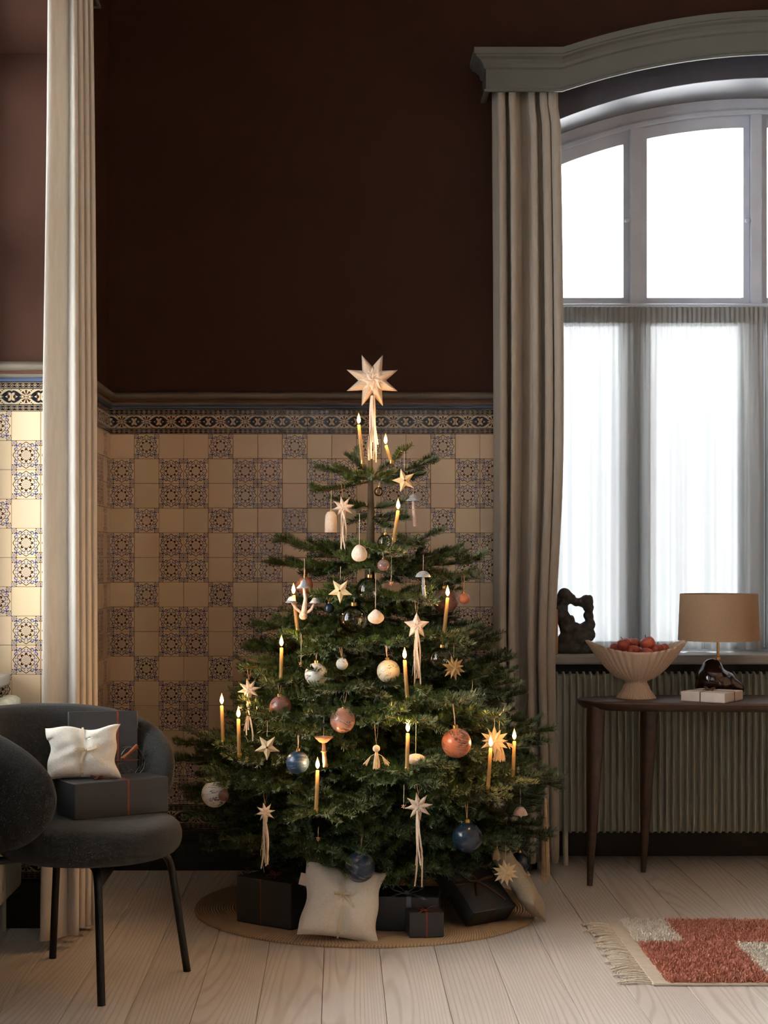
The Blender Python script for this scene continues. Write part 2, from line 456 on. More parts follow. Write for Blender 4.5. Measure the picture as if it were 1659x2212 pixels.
w = MB(); w.quad((XL, YB, ZC), (XR, YB, ZC), (XR, D, ZC), (XL, D, ZC)); struct(w.build('ceiling', 'ceiling'))

# ---- tiles
def tile_mesh():
    h, k = .0494, .0478
    vs = [(sx * h, 0, sz * h) for sx, sz in ((-1, -1), (1, -1), (1, 1), (-1, 1))]
    vs += [(sx * h, -.0032, sz * h) for sx, sz in ((-1, -1), (1, -1), (1, 1), (-1, 1))]
    vs += [(sx * k, -.0045, sz * k) for sx, sz in ((-1, -1), (1, -1), (1, 1), (-1, 1))]
    fs = [(8, 9, 10, 11)]
    for a in range(4):
        b = (a + 1) % 4; fs += [(a, b, 4 + b, 4 + a), (4 + a, 4 + b, 8 + b, 8 + a)]
    mb = MB(); mb.add(vs, fs); return mb.mesh('tile')
tm = {}
for k in ('tile', 'rosette', 'border'):
    tm[k] = tile_mesh(); tm[k].materials.append(MT[k])
def put_tile(kind, parent, loc, rz=0, sc=None):
    o = bpy.data.objects.new({'tile': 'plain_tile', 'rosette': 'patterned_tile', 'border': 'border_tile'}[kind], tm[kind])
    COL.objects.link(o); o.parent = parent
    j = rng.normal(0, .0016, 3)
    o.location = loc; o.rotation_euler = (j[0] * 1.5, 0, rz + j[1] * 1.5)
    if sc: o.scale = sc
def kind_of(r, c):
    p = (c % 3 == 1) if r % 3 == 0 else (c % 3 != 1)
    return 'rosette' if p else 'tile'
g = MB(); g.box(XL, WXC - HW - .005, D - .004, D, .165, 1.862); g.build('grout_bed', 'grout', wall_back)
g = MB(); g.box(XL, XL + .004, YJ, D - .004, .165, 1.862); g.box(-1.25, XL, YJ - .004, YJ, .165, 1.862); g.build('grout_bed', 'grout', wall_left)
ZT = 1.760
for c in range(17):
    x = XL + .004 + TS * (c + .5)
    wd = 1.0
    if c == 16: continue
    for r in range(15): put_tile(kind_of(r, c), wall_back, (x, D - .004, ZT - TS * (r + .5)))
    put_tile('border', wall_back, (x, D - .004, ZT + TS * .5)); put_tile('border', wall_back, (x, D - .004, .213), 0, (1, 1, .96))
for c in range(10):
    y = D - .006 - TS * (c + .5)
    for r in range(15): put_tile(kind_of(r, -1 - c), wall_left, (XL + .004, y, ZT - TS * (r + .5)), PI / 2)
    put_tile('border', wall_left, (XL + .004, y, ZT + TS * .5), PI / 2); put_tile('border', wall_left, (XL + .004, y, .213), PI / 2, (1, 1, .96))
for i, (x, sx, c) in enumerate(((-.973, .84, 3), (-1.0652, 1, 2), (-1.165, 1, 1), (-1.232, .33, 0))):
    for r in range(15): put_tile(kind_of(r, c), wall_left, (x, YJ - .004, ZT - TS * (r + .5)), 0, (sx, 1, 1))
    put_tile('border', wall_left, (x, YJ - .004, ZT + TS * .5), 0, (sx, 1, 1)); put_tile('border', wall_left, (x, YJ - .004, .213), 0, (sx, 1, .96))

# ---- mouldings and baseboards
def sweep(path, prof):
    """prof = (offset into the room, z); room lies to the right of travel"""
    pts = [Vector((p[0], p[1])) for p in path]; m = len(pts); mb = MB(); vs = []
    for i, p in enumerate(pts):
        ns = []
        for a, b in ((i - 1, i), (i, i + 1)):
            if a >= 0 and b < m:
                d = (pts[b] - pts[a]).normalized(); ns.append(Vector((d.y, -d.x)))
        nn = ns[0] if len(ns) == 1 else (ns[0] + ns[1]) / (1 + ns[0].dot(ns[1]))
        vs += [(p.x + nn.x * o, p.y + nn.y * o, z) for o, z in prof]
    q = len(prof)
    fs = [(i * q + k, i * q + k + 1, (i + 1) * q + k + 1, (i + 1) * q + k) for i in range(m - 1) for k in range(q - 1)]
    return mb.add(vs, fs)
lpath = [(-1.25, YJ), (XL, YJ), (XL, D), (WXC - HW, D)]
tr = struct(sweep(lpath, [(0, 1.862), (.014, 1.862), (.016, 1.868), (.012, 1.875), (0, 1.8755)]).build('trim_1', 'bluegrey'))
tr = struct(sweep(lpath, [(0, 1.875), (.012, 1.8755), (.016, 1.880), (.018, 1.886), (.014, 1.890), (.010, 1.8905)] ).build('trim_2', 'mould', smooth=True))
tr = struct(sweep(lpath, [(.0, 1.8903), (.0102, 1.8903), (.0102, 1.896), (0, 1.896)]).build('trim_3', 'mould_red'))
tr = struct(sweep(lpath, [(0, 1.8958), (.012, 1.896), (.022, 1.899), (.030, 1.906), (.032, 1.914), (.028, 1.922), (.018, 1.927), (.006, 1.930), (0, 1.931)]).build('trim_4', 'mould', smooth=True))
bprof = [(0, .165), (.012, .165), (.016, .155), (.016, .11), (.022, .105), (.024, .0), (0, 0)]
struct(sweep(lpath, bprof).build('baseboard_back', 'black_base'))
struct(sweep([(WXC - HW, D), (WXC - HW, D + ND), (WXC + HW, D + ND), (WXC + HW, D), (XR, D)], bprof).build('baseboard_right', 'black_base'))
struct(sweep([(XL - ND, LYC - HW), (XL - ND, YJ)], bprof).build('baseboard_left', 'black_base'))

# ---- windows
def glass_mat(name, tint=(1, 1, 1), gloss=.06):
    m, nt, out = new_mat(name)
    t = N(nt, 'ShaderNodeBsdfTransparent'); t.inputs[0].default_value = c4(tint)
    g_ = N(nt, 'ShaderNodeBsdfGlossy', Roughness=.02)
    lw = N(nt, 'ShaderNodeLayerWeight', Blend=.25)
    f = E(nt, lw.outputs['Fresnel']) * .9 + gloss * .3
    mx = N(nt, 'ShaderNodeMixShader'); nt.links.new(f.min(1.0).s, mx.inputs[0])
    nt.links.new(t.outputs[0], mx.inputs[1]); nt.links.new(g_.outputs[0], mx.inputs[2]); nt.links.new(mx.outputs[0], out.inputs[0])
    return m
MT['glass'] = glass_mat('window_glass', (.97, .985, .99))
MT['brass'] = mat('brushed_brass', srgb(196, 160, 100), .3, .1, 30, metal=1.0)
def vband(mb, s0, s1, lo, hi, d0, d1, n=10):
    L = lo if callable(lo) else (lambda s: lo); H = hi if callable(hi) else (lambda s: hi)
    vs = []
    for i in range(n + 1):
        s = s0 + (s1 - s0) * i / n
        vs += [(s, d0, L(s)), (s, d1, L(s)), (s, d1, H(s)), (s, d0, H(s))]
    fs = [(i * 4 + k, i * 4 + (k + 1) % 4, (i + 1) * 4 + (k + 1) % 4, (i + 1) * 4 + k) for i in range(n) for k in range(4)]
    fs += [(3, 2, 1, 0), tuple(n * 4 + k for k in range(4))]
    return mb.add(vs, fs)
def window(name, M):
    root = bpy.data.objects.new(name, None); COL.objects.link(root); root.matrix_world = M; struct(root)
    f0, f1 = ND - .03, ND + .06
    b = MB(); vband(b, -HW, HW, lambda s: arch(s, -.055), lambda s: arch(s), f0, f1, 28)
    b.box(-HW, -HW + .05, f0, f1, .87, arch(HW) - .02); b.box(HW - .05, HW, f0, f1, .87, arch(HW) - .02); b.box(-HW, HW, f0, f1, .866, .884)
    b.build('window_frame', 'grey_paint', root)
    b = MB(); vband(b, -HW + .03, HW - .03, lambda s: arch(s, -.068), lambda s: arch(s, -.05), f0 - .012, f0 + .004, 28)
    b.build('arch_bead', 'grey_paint', root)
    for s in (-.508, 0, .508):
        b = MB(); vband(b, s - .022, s + .022, .88, lambda t: arch(t, -.05), f0 - .004, f1, 2); b.build('mullion', 'grey_paint', root)
    b = MB(); b.box(-HW + .05, HW - .05, f0 - .008, f1, 2.285, 2.335); b.build('transom', 'grey_paint', root)
    ed = [-HW + .05, -.508 - .022, -.508 + .022, -.022, .022, .508 - .022, .508 + .022, HW - .05]
    for i in range(4):
        a, c = ed[2 * i] + .002, ed[2 * i + 1] - .002
        # upper sash, follows the arch
        b = MB(); y0, y1 = f0 + .018, f0 + .06
        vband(b, a, a + .026, 2.336, lambda s: arch(s, -.1175), y0 + .001, y1, 1); vband(b, c - .026, c, 2.336, lambda s: arch(s, -.1175), y0 + .001, y1, 1)
        b.box(a + .026, c - .026, y0, y1, 2.336, 2.362); vband(b, a, c, lambda s: arch(s, -.118), lambda s: arch(s, -.058), y0, y1, 8)
        sash = b.build('sash', 'grey_paint', root)
        b = MB(); vband(b, a + .024, c - .024, 2.36, lambda s: arch(s, -.116), y0 + .02, y0 + .024, 8); b.build('pane', 'glass', sash)
        e = c if i % 2 == 0 else c
        b = MB(); b.lathe([(.006, 0), (.006, -.008), (.011, -.011), (.012, -.017), (.008, -.022), (0, -.023)], 12, (c - .012, y0, 2.685), 'y')
        b.build('knob', 'grey_paint', sash, True)
        b = MB()
        b.box(a, a + .04, y0, y1, .886, 2.284); b.box(c - .04, c, y0, y1, .886, 2.284); b.box(a + .04, c - .04, y0, y1, .886, .905); b.box(a + .04, c - .04, y0, y1, 2.245, 2.284)
        sash = b.build('sash', 'grey_paint', root)
        b = MB(); b.box(a + .038, c - .038, y0 + .02, y0 + .024, .903, 2.247); b.build('pane', 'glass', sash)
    return root
w1 = window('window_1', MW); window('window_2', ML); window('window_3', ML2); window('fill_window', fmat(FX1)); None  # the last one is added behind the camera as frontal fill
# sills
def sill(M, s0, s1, d0):
    b = MB(); b.box(s0, s1, d0, ND + .02, .826, .866)
    o = b.build('window_sill', mat('grey_sill_paint', srgb(150, 147, 140), .5, .1, 6), None, bevel=.008); o.matrix_world = M; return o
tag(struct(sill(MW, -HW, HW, .03)), 'grey painted sill beneath the arched window', 'sill')
tag(struct(sill(ML, -HW, HW, .19)), 'grey painted sill at the far left edge above the ribbed radiator', 'sill')

# ---- pelmets (curtain cornices following the arch)
def pelmet(M, S, sc, zf, za, R, sflat, label):
    prof = [(.185, .09), (.185, .004), (.20, 0), (.215, 0), (.215, .010), (.205, .013), (.205, .088), (.216, .094), (.220, .108), (.236, .122), (.256, .129), (.258, .136), (.268, .138), (.268, .162), (0, .162)]
    prof = [(o * sc, h) for o, h in prof]; q = len(prof)
    def zb(s):
        return zf if abs(s) >= sflat else max(zf, za - (s * s) / (2 * R))
    ss = [-S, -sflat - .001] + [-sflat + 2 * sflat * i / 30 for i in range(31)] + [sflat + .001, S]
    mb = MB(); vs = []
    def ring(s, flatd=None, ext=0):
        for o, h in prof:
            e = (o - .205 * sc) * ext
            vs.append((s + e, 0 if flatd is not None else -o, zb(s) + h))
    ring(-S, 0, -1); ring(-S, None, -1)
    for s in ss[1:-1]: ring(s)
    ring(S, None, 1); ring(S, 0, 1)
    m = len(vs) // q
    fs = [(i * q + k, i * q + k + 1, (i + 1) * q + k + 1, (i + 1) * q + k) for i in range(m - 1) for k in range(q - 1)]
    mb.add(vs, fs); o = mb.build('curtain_pelmet', 'pelmet'); o.matrix_world = M
    return tag(o, label, 'pelmet')
pelmet(MW, 1.183, .80, 3.098, 3.245, 2.66, .885, 'grey-green moulded cornice arching over the window and long curtain')
pelmet(ML, 1.17, .42, 3.20, 3.34, 2.66, .885, 'dark cornice end above the tall pale curtain, upper left corner')

# ---- sheers
def sheer_mat(name='sheer_voile', tl=.16, tp=.03):
    m, nt, out = new_mat(name)
    d = N(nt, 'ShaderNodeBsdfDiffuse'); d.inputs[0].default_value = (.55, .56, .54, 1)
    t = N(nt, 'ShaderNodeBsdfTranslucent'); t.inputs[0].default_value = (tl, tl * 1.03, tl * 1.035, 1)
    p = N(nt, 'ShaderNodeBsdfTransparent')
    a = N(nt, 'ShaderNodeMixShader'); a.inputs[0].default_value = .5
    nt.links.new(d.outputs[0], a.inputs[1]); nt.links.new(t.outputs[0], a.inputs[2])
    b = N(nt, 'ShaderNodeMixShader'); b.inputs[0].default_value = tp
    nt.links.new(a.outputs[0], b.inputs[1]); nt.links.new(p.outputs[0], b.inputs[2]); nt.links.new(b.outputs[0], out.inputs[0])
    return m
MT['sheer'] = sheer_mat()
def sheer(s0, s1, label, seed):
    r = np.random.default_rng(seed); n = 260; zs = [2.312, 2.30, 2.285, 2.262, 2.245, 2.2, 2.1, 1.9, 1.6, 1.3, 1.0, .875]
    root = thing('sheer_curtain', label, 'curtain', (0, 0, 0), (0, 0, 0), 'sheer curtains on the lower window')
    ph = np.cumsum(r.uniform(.5, 1.5, n)); ph = ph / ph[-1]
    t = np.linspace(0, 1, n)
    f1 = np.sin(2 * PI * 15 * ph) ; f2 = np.sin(2 * PI * 7 * ph + 1) + .5 * np.sin(2 * PI * 11 * t + 2)
    fine = np.sin(2 * PI * 48 * ph)
    vs = []
    for j, z in enumerate(zs):
        k = min(1, max(0, (2.26 - z) / .5))
        y = .006 * fine * (1 - k) + (.006 + .016 * k) * f1 * (.3 + .7 * k) + .016 * f2 * k
        x = s0 + (s1 - s0) * t + .006 * f2 * k
        vs += [(WXC + x[i], D + ND - .075 + y[i], z) for i in range(n)]
    fs = [(j * n + i, j * n + i + 1, (j + 1) * n + i + 1, (j + 1) * n + i) for j in range(len(zs) - 1) for i in range(n - 1)]
    a = MB(); a.add(vs, fs); a.build('panel', 'sheer', root, smooth='all')
    # header tape: a second layer of cloth along the top
    n0 = n * 5
    b = MB(); b.add([(x, y - .004, z) for x, y, z in vs[:n0]], [f for f in fs if max(f) < n0]); b.build('header_tape', 'sheer', root, smooth='all')
sheer(-.965, .018, 'sheer white curtain behind the sculpture, bowl and lamp', 3)
sheer(.024, .965, 'sheer white curtain at the far right edge of the window', 4)
b = MB(); b.tube([(WXC - HW + .01, D + ND - .072, 2.322), (WXC + HW - .01, D + ND - .072, 2.322)], .005, 8)
tag(b.build('curtain_rod', 'grey_paint', None, True), 'thin rod carrying the sheer curtains across the window', 'curtain rod')

b = MB(); n = 120; vs = [(FX1 + .965 - 1.93 * i / (n - 1), YB - .16 + .02 * math.sin(i * .9), z) for z in (.02, 3.05) for i in range(n)]  # unseen sheer, added to tone down the fill window
b.add(vs, [(i, i + 1, n + i + 1, n + i) for i in range(n - 1)]); MT['fill_sheer'] = sheer_mat('fill_window_voile', .22, .045); tag(b.build('sheer_curtain', 'fill_sheer', None, smooth='all'), 'long sheer curtain added to soften the fill window behind the viewer', 'curtain')
# ---- heavy curtains
MT['linen'] = mat('sand_linen_curtain', srgb(170, 161, 147), .85, .06, 90, .25, 400, stretch=(1, 1, .15), trans=.12, sheen=.2)
MT['linen_pale'] = mat('ecru_linen_curtain', srgb(226, 219, 206), .85, .05, 90, .25, 400, stretch=(1, 1, .15), trans=.15, sheen=.2)
def drape(name, zs, path_fn, n, m, label):
    vs = []
    for z in zs: vs += [path_fn(i / (n - 1), z) for i in range(n)]
    fs = [(j * n + i, j * n + i + 1, (j + 1) * n + i + 1, (j + 1) * n + i) for j in range(len(zs) - 1) for i in range(n - 1)]
    mb = MB(); mb.add(vs, fs); o = mb.build(name, m, None, smooth='all')
    md = o.modifiers.new('thickness', 'SOLIDIFY'); md.thickness = .004
    return tag(o, label, 'curtain')
ZR = [.05 + (3.14 - .05) * i / 40 for i in range(41)]
def rc_path(t, z):
    k = (z - .05) / 3.09
    xl = .622 + .012 * math.sin(k * 3) + (.012 if k < .3 else 0) * (.3 - k) / .3
    xr = .876 + .02 * math.sin(k * PI) - .030 * math.exp(-((k - .28) / .16) ** 2) - .01 * (k > .97)
    ph = 2 * PI * (5.0 * t + .35 * math.sin(2.2 * PI * t)) + .8 + .25 * math.sin(4 * k)
    wob = .5 * math.sin(3.1 * t + 2 * k)
    x = xl + (xr - xl) * t + .017 * math.sin(2 * ph + wob)
    amp = (.048 + .012 * math.sin(5 * t + 1)) * (.75 + .25 * min(1, (1 - k) * 12))
    y = 6.565 + amp * math.sin(ph) + .01 * math.sin(7 * t + 3 * k)
    return (x, y, z)
drape('long_curtain', ZR, rc_path, 240, 'linen', 'long sand linen curtain hanging between the tiled wall and the window')
ZL = [.035 + (3.22 - .035) * i / 40 for i in range(41)]
def lc_path(t, z):
    k = (z - .035) / 3.185
    sp = 1.0 - .30 * max(0, (k - .55) / .45)
    # gathered stack running away from the camera along the left wall
    y = 5.29 + .35 * t
    ph = 2 * PI * 4.2 * t - 1.1 + .2 * math.sin(3 * k)
    x = -.882 + .002 * math.sin(9 * k) + .058 * sp * math.sin(ph) * (1 - .25 * t) + (.045 * t - .012) * sp - .006 * (1 - k)
    y += .030 * math.sin(2 * ph)
    return (x, y, z + (.015 * math.sin(5 * t) if z < .1 else 0))
drape('long_curtain', ZL, lc_path, 240, 'linen_pale', 'tall ecru linen curtain hanging by the left wall behind the armchair')

# ---- radiators
MT['radiator'] = mat('radiator_enamel', srgb(182, 180, 160), .4, .08, 8)
MT['radiator_lit'] = mat('lit_radiator_enamel', srgb(205, 198, 180), .4, .08, 8)  # same enamel as above, coloured paler to stand for window light
def radiator(label, M, n, m, z0=.135, z1=.795):
    root = thing('radiator', label, 'radiator'); root.matrix_world = M
    L = n * .0278
    b = MB(); b.box(0, L, .045, .085, z0 + .004, z1 - .012); b.build('panel', m, root, bevel=.006)
    fin = MB(); h = z1 - z0
    # one pressed rib: half-round front, rounded shoulders
    prof = [(0, .044), (.003, .018), (.012, .003), (.03, 0), (h - .03, 0), (h - .012, .003), (h - .003, .018), (h, .044)]
    vs = []
    for z, d in prof:
        for a in range(5):
            t = PI * a / 4
            vs.append((-.0048 * math.cos(t), .046 - (.046 - d) * math.sin(t) ** .6, z0 + z))
    fin.add(vs, [(i * 5 + k, i * 5 + k + 1, (i + 1) * 5 + k + 1, (i + 1) * 5 + k) for i in range(len(prof) - 1) for k in range(4)])
    f0 = fin.build('rib', m, root, smooth='all'); f0.location = (.0139, 0, 0)
    for i in range(1, n): inst(f0, root, (.0139 + .0278 * i, 0, 0))
    for x in (.08, L - .08):
        b = MB(); b.tube([(x, .055, 0), (x, .055, z0 + .02)], .012, 10); b.build('foot', m, root, True)
    return root
radiator('long grey-green ribbed radiator below the window behind the console table', Matrix.Translation((.85, 6.70, 0)), 65, 'radiator')
radiator('ribbed radiator coloured paler for window light, in the niche behind the armchair, far left', Matrix(((0, -1, 0, -1.078), (1, 0, 0, 5.20), (0, 0, 1, 0), (0, 0, 0, 1))), 16, 'radiator_lit')
# ================================================================== FURNITURE
def blob(name, balls, vox, m, parent, smooth_it=6, disp=0, dscale=.05):
    b = MB()
    for x, y, z, r in balls: b.sphere((x, y, z), r, 16, 10)
    me = b.mesh(name); o = bpy.data.objects.new(name, me); COL.objects.link(o)
    md = o.modifiers.new('r', 'REMESH'); md.mode = 'VOXEL'; md.voxel_size = vox
    md = o.modifiers.new('s', 'SMOOTH'); md.iterations = smooth_it; md.factor = .5
    if disp:
        tx = bpy.data.textures.new(name, 'CLOUDS'); tx.noise_scale = dscale
        md = o.modifiers.new('d', 'DISPLACE'); md.texture = tx; md.strength = disp
    dg = bpy.context.evaluated_depsgraph_get(); me2 = bpy.data.meshes.new_from_object(o.evaluated_get(dg))
    bpy.data.objects.remove(o)
    return link(name, me2, m, parent, 'all')

# ---- armchair
MT['boucle'] = mat('charcoal_wool', srgb(60, 60, 58), .95, .5, 420, .8, 420, spec=.15, sheen=.12)
MT['black_metal'] = mat('black_powder_coat', (.008, .009, .009), .38, .2, 30)
ch_c = Vector((-.765, 4.90, 0)); ch_a = math.radians(-30)
chair = thing('armchair', 'charcoal upholstered armchair with wraparound back and black metal legs', 'armchair', ch_c, (0, 0, ch_a))
inv = Matrix.Rotation(-ch_a, 4, 'Z')
def shell(R, phm, H0, T0, zc):
    n, q = 64, 20; b = MB(); vs = []
    for i in range(n + 1):
        u = -1 + 2 * i / n; u = math.copysign(1 - (1 - abs(u)) ** 1.5, u); ph = u * phm
        k = max(1e-4, 1 - abs(u) ** 3.4) ** .5
        H, T = H0 * k, T0 * max(.02, 1 - abs(u) ** 9) ** .5
        zz = zc - .012 * (abs(u) ** 2)
        for j in range(q):
            a = 2 * PI * j / q
            cx, sz = math.copysign(abs(math.cos(a)) ** .75, math.cos(a)), math.copysign(abs(math.sin(a)) ** .85, math.sin(a))
            r = R + T * cx + .03 * (sz * H / H0)
            vs.append((r * math.cos(PI + ph), r * math.sin(PI + ph), zz + H * sz))
    fs = [(i * q + k, i * q + (k + 1) % q, (i + 1) * q + (k + 1) % q, (i + 1) * q + k) for i in range(n) for k in range(q)]
    fs += [tuple(range(q))[::-1], tuple(n * q + k for k in range(q))]
    b.add(vs, fs); return b
shell(.30, 2.02, .205, .050, .60).build('backrest', 'boucle', chair, smooth='all')
b = MB(); pr = []
for i in range(21):
    a = -PI / 2 + PI * i / 20
    pr.append((.205 + .070 * math.copysign(abs(math.cos(a)) ** .8, math.cos(a)) if 0 < i < 20 else 0.0001, .437 + .056 * math.copysign(abs(math.sin(a)) ** .9, math.sin(a))))
b.lathe(pr, 48, (.03, 0, 0)); b.build('seat', 'boucle', chair, smooth='all')
for fx, fy in ((-.667, 4.639), (-.461, 5.023), (-.899, 5.186), (-1.105, 4.802)):
    f = inv @ (Vector((fx, fy, 0)) - ch_c)
    d = Vector((f.x, f.y, 0))
    p0, p1, p2 = d * .35 + Vector((0, 0, .375)), d * .62 + Vector((0, 0, .372)), d * .86 + Vector((0, 0, .30))
    path = [p0] + bez(p1, d * .80 + Vector((0, 0, .372)), d * .83 + Vector((0, 0, .355)), p2, 8) + [f + Vector((0, 0, .0))]
    b = MB(); b.tube(path, .0118, 12); b.build('leg', 'black_metal', chair, True)

# ---- console table
def wood(name, c0, c1, sc=(6, 1, 6), rough=.42):
    m, nt, out = new_mat(name); b = N(nt, 'ShaderNodeBsdfPrincipled', Roughness=rough)
    v = coords(nt, sc, 2); nz = N(nt, 'ShaderNodeTexNoise', Scale=7, Detail=6, Distortion=.6); nt.links.new(v, nz.inputs['Vector'])
    nt.links.new(mixc(nt, nz.outputs['Fac'], c0, c1), b.inputs['Base Color']); nt.links.new(b.outputs[0], out.inputs[0]); return m
MT['walnut'] = wood('smoked_walnut', srgb(40, 28, 22), srgb(88, 64, 50), (1.2, 7, 7))
tb = thing('console_table', 'dark walnut console table with rounded top in front of the radiator', 'table', (.93, 6.42, 0))
poly = []
for i in range(72):
    a = 2 * PI * i / 72
    x = .76 + .76 * math.copysign(abs(math.cos(a)) ** .78, math.cos(a)); y = .205 * math.copysign(abs(math.sin(a)) ** .75, math.sin(a))
    y += .012 * math.sin(x * 4.2)
    poly.append((x, y))
b = MB()
def inset(k, dz): return [(.76 + (x - .76) * (1 - k / .76), y * (1 - k / .2), dz) for x, y in poly]
rings = [inset(.05, .672), inset(.018, .680), inset(.004, .692), inset(0, .702), inset(.003, .708), inset(.008, .71)]
vs = [p for r in rings for p in r]; n = 72
fs = [(i * n + k, i * n + (k + 1) % n, (i + 1) * n + (k + 1) % n, (i + 1) * n + k) for i in range(5) for k in range(n)] + [tuple(range(n))[::-1], tuple(5 * n + k for k in range(n))]
b.add(vs, fs); b.build('table_top', 'walnut', tb, True)
for (x0, y0), (x1, y1) in (((.065, -.06), (.036, -.085)), ((.30, .10), (.292, .185)), ((1.45, -.06), (1.49, -.085)), ((1.22, .10), (1.23, .185))):
    b = MB(); b.tube([Vector((x0, y0, .69)).lerp(Vector((x1, y1, 0)), t) for t in (0, .15, .4, .7, 1)], [.036, .034, .028, .020, .0105], 16)
    b.build('leg', 'walnut', tb, True)

# ---- fluted bowl
MT['ceramic'] = mat('speckled_sand_ceramic', srgb(190, 168, 148), .8, .12, 300, .2, 300)
bw = thing('footed_bowl', 'sand coloured fluted boat-shaped bowl on a foot, on the console table', 'bowl', (1.165, 6.45, .71))
NB = 192
def bowl_pt(a, t, ins=0.0, fl=1.0):
    ca, sa = math.cos(a), math.sin(a)
    sx, sy = .195, .118
    rim = .186 + .042 * abs(ca) ** 2.2
    z0 = .068
    w_ = t ** .62
    ex = (.040 + (sx - .040) * w_ - ins); ey = (.040 + (sy - .040) * w_ - ins)
    f = 1 + .030 * fl * math.cos(40 * a) * min(1, t * 4 + .3)
    return (ex * ca * f, ey * sa * f, z0 + (rim - z0) * t + (.006 if ins else 0) * (1 - t))
b = MB(); vs = []; rows = 0
for r, z in ((.076, 0), (.077, .004), (.066, .018), (.054, .036), (.045, .055)):
    for k in range(NB):
        a = 2 * PI * k / NB; f = 1 + .022 * math.cos(40 * a)
        vs.append((r * f * math.cos(a), r * f * math.sin(a), z))
    rows += 1
for i in range(13):
    for k in range(NB): vs.append(bowl_pt(2 * PI * k / NB, i / 12))
    rows += 1
for i in range(12, -1, -1):
    for k in range(NB): vs.append(bowl_pt(2 * PI * k / NB, i / 12, .006, -1))
    rows += 1
fs = [(i * NB + k, i * NB + (k + 1) % NB, (i + 1) * NB + (k + 1) % NB, (i + 1) * NB + k) for i in range(rows - 1) for k in range(NB)]
fs += [tuple(range(NB))[::-1], tuple((rows - 1) * NB + k for k in range(NB))]
b.add(vs, fs); b.build('bowl_body', 'ceramic', bw, smooth='all')
MT['apple'] = mat('red_apple_skin', srgb(150, 48, 42), .35, .4, 30, stretch=(1, 1, .3), col2=srgb(196, 96, 70), spec=.5)
MT['bark'] = mat('dark_stem', srgb(60, 44, 30), .8)
apx = [(-.075, .02, .175, 'small red apple at the far left rim of the bowl'), (-.050, -.025, .192, 'large red apple at the left top of the heap in the bowl'), (-.005, .03, .190, 'red apple in the back row of the bowl, between two larger ones'),
       (.043, -.01, .196, 'largest red apple crowning the heap in the bowl'), (-.020, -.060, .168, 'red apple at the front of the bowl, left of centre'), (.030, -.066, .160, 'low red apple at the front rim dip of the bowl'),
       (.082, -.02, .172, 'red apple right of the heap beside the bowl wall'), (.110, .02, .172, 'small red apple deepest in the right end of the bowl'), (.02, .05, .150, 'half hidden red apple at the back of the bowl'), (-.03, 0, .135, None), (.04, .02, .135, None)]
for i, (x, y, z, lb) in enumerate(apx):
    if lb is None: continue
    r = (.024, .029, .027, .030, .027, .025, .027, .024, .026)[i]
    t = thing('apple', lb, 'apple', (1.165 + x, 6.45 + y, .730 + z), (random.uniform(-.5, .5), random.uniform(-.5, .5), random.uniform(0, 6)), 'apples in the bowl')
    b = MB(); b.sphere((0, 0, 0), r, 20, 14, fn=lambda d: 1 - .28 * max(0, abs(d.z) - .55) ** 1.3 * (1.3 if d.z > 0 else .9) * 1.6); b.build('apple_body', 'apple', t, smooth='all')
    b = MB(); b.tube([(0, 0, r * .60), (.002, 0, r * .9), (.005, 0, r * 1.15)], .0013, 6); b.build('stem', 'bark', t, True)

# ---- table lamp
MT['brown_gloss'] = mat('dark_brown_glaze', srgb(44, 26, 22), .08, .2, 10, spec=.6, coat=.6)
MT['shade'] = mat('tan_linen_shade', srgb(172, 142, 112), .9, .07, 220, .15, 300, trans=.22)
lp = thing('table_lamp', 'table lamp with tan drum shade and glossy dark brown organic base', 'lamp', (1.515, 6.555, .71))
blob('lamp_base', [(-.03, 0, .066, .066), (-.028, 0, .105, .046), (-.055, 0, .045, .045), (.02, 0, .052, .052), (.052, .0, .038, .038), (.072, 0, .030, .030), (.0, -.02, .05, .05), (.0, .02, .05, .05)], .006, 'brown_gloss', lp, 14)
b = MB(); b.lathe([(.010, .146), (.010, .156), (.0055, .160), (.0055, .30), (.009, .30), (.009, .33), (0, .331)], 14, (-.005, 0, 0)); b.build('stem', 'brass', lp, True)
b = MB(); b.lathe([(.160, .222), (.152, .407), (.150, .407), (.158, .222), (.160, .222)], 64, (-.002, 0, 0)); b.build('lamp_shade', 'shade', lp, True)
b = MB()
for k in range(3):
    a = k * 2 * PI / 3; b.tube([(-.005, 0, .325), (-.002 + .152 * math.cos(a), .152 * math.sin(a), .40)], .0015, 6)
b.build('shade_spider', 'brass', lp, True)

# ---- sculpture and board on the sill
MT['stone'] = mat('charcoal_stone', srgb(70, 68, 66), .85, .4, 40, .5, 90)
K = 1 / (3.463 * 523.5)
sc = thing('abstract_sculpture', 'rough charcoal sculpture with a hole, standing on the window sill', 'sculpture', (.976, 6.80, .866))
pts = [(120, 575, 52), (190, 565, 58), (270, 575, 50), (300, 590, 36), (100, 590, 34), (150, 505, 50), (235, 495, 55), (300, 465, 42), (215, 425, 36), (160, 435, 46), (132, 375, 38), (116, 325, 38), (106, 270, 36), (108, 215, 38), (128, 170, 38), (172, 195, 30), (215, 224, 24), (255, 224, 26), (300, 214, 34), (310, 265, 28), (312, 325, 28), (318, 390, 32), (292, 420, 36), (180, 350, 22)]
balls = [((x / 3.463 + 1180 - 1240) / 523.5, random.uniform(-.008, .008), (1415 - (z / 3.463 + 1240)) / 523.5, r * K) for x, z, r in pts]
balls = [(x, y, max(z, r * .55), r * 1.42) for x, y, z, r in balls]
blob('carved_body', balls, .0045, 'stone', sc, 4, .009, .02)
b = MB(); b.box(-.009, .009, -.075, .075, 0, .185)
